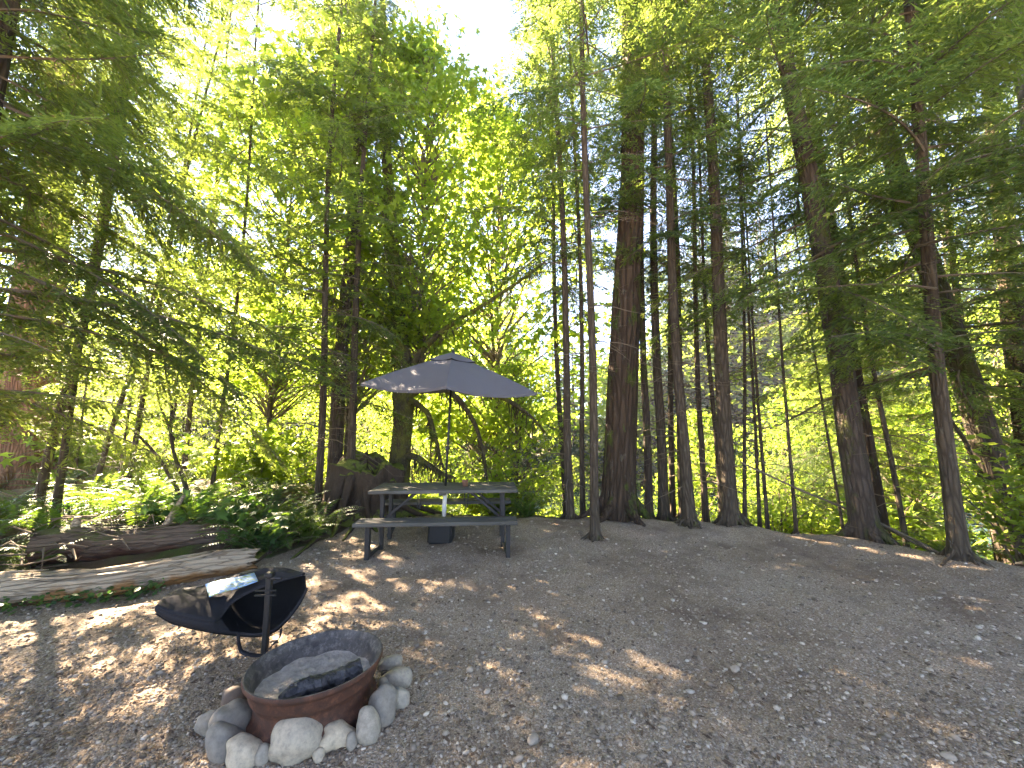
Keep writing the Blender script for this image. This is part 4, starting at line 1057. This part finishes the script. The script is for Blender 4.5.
def bag():
    y0 = pb[1]
    # near/lower and far/upper seam, left (closed) to right (open mouth)
    unear = [(156, 606, y0 - .26), (172, 614, y0 - .25), (193, 618, y0 - .21), (214, 622, y0 - .13), (221, 617, y0 - .02), (230, 604, y0 + .06), (244, 595, y0 + .1), (257, 589, y0 + .12), (280, 581, y0 + .16), (303, 575, y0 + .22)]
    far = [(184, 589, y0 + .3), (193, 588, y0 + .32), (203, 587, y0 + .34), (215, 583, y0 + .38), (228, 578, y0 + .42), (241, 573, y0 + .44), (254, 570, y0 + .46), (270, 569, y0 + .46), (288, 570, y0 + .43), (305, 574, y0 + .36)]
    crown = [(168, 596, y0), (181, 594, y0), (195, 594, y0 + .04), (210, 594, y0 + .1), (224, 590, y0 + .16), (238, 583, y0 + .24), (250, 578, y0 + .26), (266, 573, y0 + .3), (286, 571, y0 + .32), (304, 574, y0 + .29)]
    lnear = [(157, 611, y0 - .24), (172, 621, y0 - .23), (193, 626, y0 - .19), (217, 631, y0 - .09), (236, 633, y0 + .04), (256, 635, y0 + .06), (274, 631, y0 + .08), (288, 618, y0 + .12), (300, 602, y0 + .18), (307, 588, y0 + .24)]
    unear, lnear, far, crown = [np.array([P(*w) for w in l]) for l in (unear, lnear, far, crown)]
    o_ = unear[0].copy(); m_ = 60; s = np.linspace(0, 1, m_)
    from numpy import interp
    def rs_(A_):
        k = np.linspace(0, 1, len(A_)); B = np.stack([interp(s, k, A_[:, i]) for i in range(3)], -1)
        for _ in range(4): B[1:-1] = (B[:-2] + 2 * B[1:-1] + B[2:]) / 4
        return B
    unear, lnear, far, crown = rs_(unear), rs_(lnear), rs_(far), rs_(crown)
    near = lnear
    n = 22; t = np.linspace(0, 1, n)[None, :, None]
    ctrl = 2 * crown - .5 * (unear + far)
    up = unear[:, None] * (1 - t) ** 2 + 2 * ctrl[:, None] * t * (1 - t) + far[:, None] * t ** 2
    wr = (fbm(np.broadcast_to(s[:, None] * 6 + 3, (m_, n)), np.broadcast_to(np.linspace(0, 4, n)[None], (m_, n)), 4) - .5) * .05 + (vnoise(np.broadcast_to(s[:, None] * 17 + np.linspace(0, 7, n)[None], (m_, n)), np.broadcast_to(np.linspace(0, 3, n)[None], (m_, n)), 9) - .5) * .022
    up[..., 2] += wr * np.sin(np.pi * t[..., 0])
    sag = (.03 + .1 * sstep(.3, .8, s) * (1 - sstep(.85, 1, s)))[:, None] * np.sin(np.pi * t[..., 0])
    lo = lnear[:, None] * (1 - t) + far[:, None] * t; lo[..., 2] -= sag + .012
    e = empty('padded_bag', o_); tag(e, 'open black fabric bag draped over the swivel grill', 'bag')
    F = grid_faces(m_, n)
    for nm, A_, mt in (('upper_panel', up, 'nylon'), ('lower_panel', lo, 'nylon_in')):
        g = Geo(); g.add((A_ - o_).reshape(-1, 3), F if nm == 'upper_panel' else F[:, ::-1]); ob = link(nm, g.mesh(nm, [MT[mt]]), e)
        md = ob.modifiers.new('thick', 'SOLIDIFY'); md.thickness = .008
    k = 27; sp = np.stack([unear[:k] * (1 - w_) + lnear[:k] * w_ + np.array([0, -.012, 0]) * math.sin(math.pi * w_) for w_ in (0, .35, .5, .65, 1)], 1); sp[:, :, 2] -= np.linspace(0, .012, 5)
    g = Geo(); g.add((sp - o_).reshape(-1, 3), grid_faces(k, 5)); ob = link('side_panel', g.mesh('side_panel', [MT['nylon']]), e); md = ob.modifiers.new('thick', 'SOLIDIFY'); md.thickness = .006
    g = Geo(); add_tube(g, near - o_, .009, 8); add_tube(g, unear - o_, .006, 6)
    add_tube(g, np.linspace(near[0], far[0], 12) - o_, .008, 6)
    link('piping', g.mesh('piping', [MT['nylon']]), e)
    g = Geo(); q = np.array([P(*w) for w in ((238, 634, y0 - .1), (239, 645, y0 - .1), (241, 652, y0 - .11), (250, 655, y0 - .12), (262, 656, y0 - .08), (272, 645, y0 - .04), (280, 638, y0 - .0), (281, 628, y0 + .02))]) - o_
    s2 = np.linspace(0, 1, 40); qq = np.stack([np.interp(s2, np.linspace(0, 1, len(q)), q[:, i]) for i in range(3)], -1)
    for _ in range(3): qq[1:-1] = (qq[:-2] + 2 * qq[1:-1] + qq[2:]) / 4
    w_ = np.array([.0, .012, .004]); V = np.concatenate([qq - w_, qq + w_ + np.array([0, .003, 0])]); g.add(V, np.array([[i, i + 1, 41 + i, 40 + i] for i in range(39)]))
    ob = link('strap', g.mesh('strap', [MT['nylon']]), e); md = ob.modifiers.new('t', 'SOLIDIFY'); md.thickness = .002
    # folded map lying on top
    m, nt, out = newmat('printed_map')
    v = coords(nt, (1, 1, 1)); n1 = noise(nt, v, 13, 3, .5); n2 = noise(nt, coords(nt, (3, 10, 6)), 6, 3)
    c = ramp(nt, n1, [(.3, (.08, .17, .34)), (.5, (.14, .27, .44)), (.7, (.28, .38, .46))])
    c = mixc(nt, ramp(nt, n2, [(.52, (0, 0, 0)), (.57, (1, 1, 1)), (.61, (1, 1, 1)), (.66, (0, 0, 0))]), c, (.26, .3, .06))
    c = mixc(nt, ramp(nt, noise(nt, v, 34, 2), [(.62, (0, 0, 0)), (.66, (.8, .8, .8))]), c, (.4, .42, .4))
    principled(nt, out, c, .8, .2)
    c4 = [P(205, 586, y0 + .1), P(254, 574.5, y0 + .3), P(258, 583, y0 + .13), P(209, 599, y0 - .04)]
    zoff = np.array([0, 0, .012]); oo = c4[3].copy(); g = Geo(); mm = 12
    u, w = np.meshgrid(np.linspace(0, 1, mm), np.linspace(0, 1, mm), indexing='ij'); u, w = u[..., None], w[..., None]
    V = (c4[3] * (1 - u) + c4[2] * u) * (1 - w) + (c4[0] * (1 - u) + c4[1] * u) * w - oo + zoff
    V[..., 2] += .003 * np.sin(u[..., 0] * 7)
    g.add(V.reshape(-1, 3), grid_faces(mm, mm)); ob = link('folded_map', g.mesh('folded_map', [m])); ob.location = oo
    md = ob.modifiers.new('t', 'SOLIDIFY'); md.thickness = .004; md.offset = 0
    tag(ob, 'folded blue and green paper map lying on the black bag', 'map')
bag()

# ------------------------------------------------------------------ picnic table, umbrella
def plank_mat():
    m, nt, out = newmat('weathered_dark_planks')
    v = coords(nt, (.08, 1, 1)); n1 = noise(nt, v, 55, 5, .7); n2 = noise(nt, coords(nt, (.5, 1, 1)), 3, 4)
    c = mixc(nt, n1, (.036, .033, .026), (.085, .078, .062)); c = mixc(nt, ramp(nt, n2, [(.4, (0, 0, 0)), (.7, (.6, .6, .6))]), c, (.12, .115, .1))
    at = N(nt, 'Attribute', attribute_name='var'); c = mixc(nt, mth(nt, 'MULTIPLY', at.outputs['Fac'], .5), c, (.04, .038, .03)); principled(nt, out, c, .75, .3, n1, .6, .008); return m
MT['plank'] = plank_mat(); MT['frame'] = simple('dark_steel_frame', (.018, .0165, .015), .6, .35, .3)
FL, FR = G(369, 560), G(506, 557)
yaw = math.atan2(FR[1] - FL[1], FR[0] - FL[0]); tx = (FL + FR) / 2
c_, s_ = math.cos(yaw), math.sin(yaw)
TC = np.array([tx[0] - s_ * .66, tx[1] + c_ * .66, 0]); TC[2] = gz(TC[0], TC[1])
e = empty('picnic_table', TC, rz=yaw); tag(e, 'dark weathered picnic table with two attached benches', 'picnic table')
g = Geo()
for k in range(4): add_box(g, (0.02, -.285 + .19 * k, .735), (1.95, .182, .045), var=k / 4, bev=.008)
add_box(g, (0, 0, .70), (.09, .72, .03)); link('tabletop', g.mesh('tabletop', [MT['plank']]), e)
for sy in (-1, 1):
    g = Geo()
    for k in (-1, 1): add_box(g, (-.02, sy * .66 + k * .074, .425), (1.96, .142, .045), bev=.008)
    link('bench', g.mesh('bench', [MT['plank']]), e)
for sx in (-1, 1):
    for sy in (-1, 1):
        g = Geo(); add_bar(g, (sx * .85, sy * .66, -.03), (sx * .85, sy * .66, .402), .055, .075); link('leg', g.mesh('leg', [MT['frame']]), e)
        g = Geo(); add_bar(g, (sx * .8, sy * .22, -.03), (sx * .8, sy * .24, .712), .05, .06); link('leg', g.mesh('leg', [MT['frame']]), e)
        g = Geo(); add_bar(g, (sx * .825, sy * .245, .03), (sx * .848, sy * .63, .03), .05, .05); link('runner', g.mesh('runner', [MT['frame']]), e)
        g = Geo(); add_bar(g, (sx * .78, sy * .2, .36), (sx * .36, sy * .2, .708), .035, .035); link('brace', g.mesh('brace', [MT['frame']]), e)
    g = Geo(); add_bar(g, (sx * .8, -.32, .70), (sx * .8, .32, .70), .05, .03); link('crossbar', g.mesh('crossbar', [MT['frame']]), e)

UC = TC + np.array([-.03, .03, 0]); 
canopy_m, nt, out = newmat('grey_canvas')
v = coords(nt); w = N(nt, 'TexNoise'); nn = noise(nt, v, 160, 2); n2 = noise(nt, v, 2.5, 4)
cc = mixc(nt, n2, (.098, .095, .104), (.135, .131, .14)); p_ = principled(nt, None, cc, .85, .2, nn, .15, .002)
tr = N(nt, 'BsdfTranslucent'); tr.inputs['Color'].default_value = (.2, .19, .22, 1); mx = N(nt, 'MixShader'); mx.inputs[0].default_value = .12
L(nt, p_, mx.inputs[1]); L(nt, tr.outputs[0], mx.inputs[2]); L(nt, mx.outputs[0], out.inputs['Surface'])
top_w = P(453, 352, UC[1]); lean = Vector((0, 0, 1)).rotation_difference(Vector((top_w[0] - UC[0] + .0, 0, top_w[2] - UC[2])))
e = empty('patio_umbrella', UC, lean); tag(e, 'grey canvas umbrella standing through the picnic table', 'umbrella')
HU = top_w[2] - UC[2]
MT['white'] = simple('white_plastic', (.55, .55, .52), .5, .4, .1)
g = Geo(); add_tube(g, [(0, 0, .3), (0, 0, HU * .5), (0, 0, HU - .02)], .017, 12); link('pole', g.mesh('pole', [MT['blacksteel']]), e)
g = Geo(); add_tube(g, [(0, 0, .3), (0, 0, .7)], .03, 14); link('sleeve', g.mesh('sleeve', [MT['white']]), e)
g = Geo(); add_box(g, (-.02, 0, .155), (.33, .33, .33), bev=.03); add_box(g, (-.02, 0, .325), (.27, .27, .03), bev=.01); link('base_weight', g.mesh('base_weight', [MT['blacksteel']]), e)
g = Geo(); add_box(g, (0, -.02, 1.28), (.05, .055, .08), bev=.012); add_tube(g, [(.02, -.03, 1.28), (.06, -.04, 1.27), (.06, -.04, 1.22)], .007, 6); link('crank', g.mesh('crank', [MT['blacksteel']]), e)
Rc, rise = 1.27, .5
def canopy_surf(rmax, z_apex, drop, sag, m_=20, n_=20):
    parts = []
    s = np.linspace(0.01, 1, m_)[:, None]; t = np.linspace(0, 1, n_)[None]
    for k in range(4):
        a0, a1 = k * math.pi / 2 - math.pi / 2 + .12, (k + 1) * math.pi / 2 - math.pi / 2 + .12
        c0, c1 = np.array([math.cos(a0), math.sin(a0)]), np.array([math.cos(a1), math.sin(a1)])
        pull = 1 - .07 * s * 4 * t * (1 - t)
        x = rmax * s * pull * ((1 - t) * c0[0] + t * c1[0]); y = rmax * s * pull * ((1 - t) * c0[1] + t * c1[1])
        z = z_apex - drop * (.9 * s + .1 * s ** 3) - sag * s ** 2 * 4 * t * (1 - t) - .015 * x + .075 * y
        parts.append(np.stack([x, y, z], -1).reshape(-1, 3))
    return parts, grid_faces(m_, n_)
g = Geo(); ps, F = canopy_surf(Rc, HU - .035, rise, .07)
for q in ps: g.add(q, F)
# hem
for q in ps:
    ed = q.reshape(20, 20, 3)[-1]; g.add(np.concatenate([ed, ed - [0, 0, .035]]), np.array([[i, i + 1, 21 + i, 20 + i] for i in range(19)]))
ob = link('canopy', g.mesh('canopy', [canopy_m]), e)
g = Geo(); ps, F = canopy_surf(.33, HU, .12, .022)
for q in ps: g.add(q, F)
for q in ps:
    ed = q.reshape(20, 20, 3)[-1]; g.add(np.concatenate([ed, ed - [0, 0, .02]]), np.array([[i, i + 1, 21 + i, 20 + i] for i in range(19)]), 1)  # black edge strip paints in the shaded gap under the cap
link('vent_cap', g.mesh('vent_cap', [canopy_m, MT['nylon']]), e)
for k in range(4):
    a = k * math.pi / 2 + .12; g = Geo(); tl = lambda r_: r_ * (-.015 * math.cos(a) + .075 * math.sin(a))
    add_bar(g, (.03 * math.cos(a), .03 * math.sin(a), HU - .075), (Rc * .985 * math.cos(a), Rc * .985 * math.sin(a), HU - .07 - rise + tl(Rc)), .012, .018)
    add_bar(g, (.03 * math.cos(a), .03 * math.sin(a), HU - .55), (Rc * .5 * math.cos(a), Rc * .5 * math.sin(a), HU - .32 + tl(Rc * .5)), .01, .014)
    link('rib', g.mesh('rib', [MT['blacksteel']]), e)
g = Geo(); add_lathe(g, [(.001, HU - .56), (.035, HU - .56), (.035, HU - .5), (.001, HU - .5)], 14); link('hub', g.mesh('hub', [MT['blacksteel']]), e)
g = Geo(); add_lathe(g, [(.02, HU - .01), (.022, HU + .01), (.012, HU + .03), (.001, HU + .035)], 14); link('finial', g.mesh('finial', [MT['blacksteel']]), e)

def on_table(x, y, z): return TC + np.array([c_ * x - s_ * y, s_ * x + c_ * y, z])
MT['terra'] = simple('terracotta', (.2, .1, .06), .8, .2)
g = Geo(); add_lathe(g, [(.001, 0), (.033, 0), (.042, .07), (.046, .072), (.046, .085), (.04, .085), (.036, .07), (.03, .02), (.001, .02)], 24)
o = link('terracotta_cup', g.mesh('terracotta_cup', [MT['terra']])); o.location = on_table(.28, -.05, .758); tag(o, 'small terracotta cup standing on the picnic tabletop', 'cup')
for i, x in enumerate((-.33, .29)):
    g = Geo(); s2 = np.linspace(0, math.pi, 14)
    add_tube(g, np.stack([.025 - .025 * np.cos(s2) , 0 * s2, -.2 * np.sin(s2)], -1), .006, 6)
    o = link('cord_loop', g.mesh('cord_loop', [MT['blacksteel']])); o.location = on_table(x, -.34, .712); o.rotation_euler = (0, 0, .4)
    tag(o, ['thin black cord loop hanging under the left part of the tabletop', 'thin black cord loop hanging under the right part of the tabletop'][i], 'cord')

# ------------------------------------------------------------------ hazy air
import bmesh
bm = bmesh.new(); bmesh.ops.create_cube(bm, size=1); hme = bpy.data.meshes.new('haze'); bm.to_mesh(hme); bm.free()
m, nt, out = newmat('haze_air'); pv = N(nt, 'VolumePrincipled'); pv.inputs['Density'].default_value = .0008; pv.inputs['Color'].default_value = (.85, .9, 1, 1); pv.inputs['Anisotropy'].default_value = .3
L(nt, pv.outputs[0], out.inputs['Volume']); hme.materials.append(m)
ho = tag(link('haze', hme), kind='stuff', label='thin hazy air between the trees'); ho.location = (0, 0, 18.25); ho.scale = (310, 310, 47.5)
# ------------------------------------------------------------------ light, sky, camera
AZ, EL = R(-49), R(33)
W = bpy.data.worlds.new('World'); S.world = W; W.use_nodes = True
nt = W.node_tree; bg = nt.nodes['Background']
sky = nt.nodes.new('ShaderNodeTexSky'); sky.sky_type = 'NISHITA'; sky.sun_disc = False; sky.sun_elevation = EL; sky.sun_rotation = AZ
sky.altitude = 2500; sky.air_density = .6; sky.dust_density = .05; sky.ozone_density = 3.
nt.links.new(sky.outputs[0], bg.inputs['Color']); bg.inputs['Strength'].default_value = .05
sd = bpy.data.lights.new('sun', 'SUN'); sd.energy = 4.4; sd.angle = R(.53); sd.color = (1, .94, .83)
so = bpy.data.objects.new('sun', sd); COL.objects.link(so)
dv = Vector((math.sin(AZ) * math.cos(EL), math.cos(AZ) * math.cos(EL), math.sin(EL)))
so.rotation_mode = 'QUATERNION'; so.rotation_quaternion = dv.to_track_quat('Z', 'Y'); so.location = (-20, 15, 30)

cd = bpy.data.cameras.new('camera'); cam = bpy.data.objects.new('camera', cd); COL.objects.link(cam)
cam.location = (0, 0, CAM_H); cam.rotation_euler = (R(90) + PITCH, 0, 0)
cd.sensor_width = 36; cd.lens = 36 * FPX / 1024; cd.clip_start = .05; cd.clip_end = 1000
S.camera = cam

S.view_settings.view_transform = 'Standard'; S.view_settings.look = 'None'; S.view_settings.gamma = 1
S.view_settings.exposure = 4.85
S.view_settings.use_white_balance = True; S.view_settings.white_balance_temperature = 8400; S.view_settings.white_balance_tint = 17
C = S.cycles
C.max_bounces = 9; C.diffuse_bounces = 6; C.transmission_bounces = 6; C.glossy_bounces = 2; C.volume_bounces = 0
C.caustics_reflective = False; C.caustics_refractive = False; C.sample_clamp_indirect = 8
C.use_adaptive_sampling = True; C.adaptive_threshold = .02
C.use_denoising = True
try: C.denoiser = 'OPENIMAGEDENOISE'
except Exception: pass
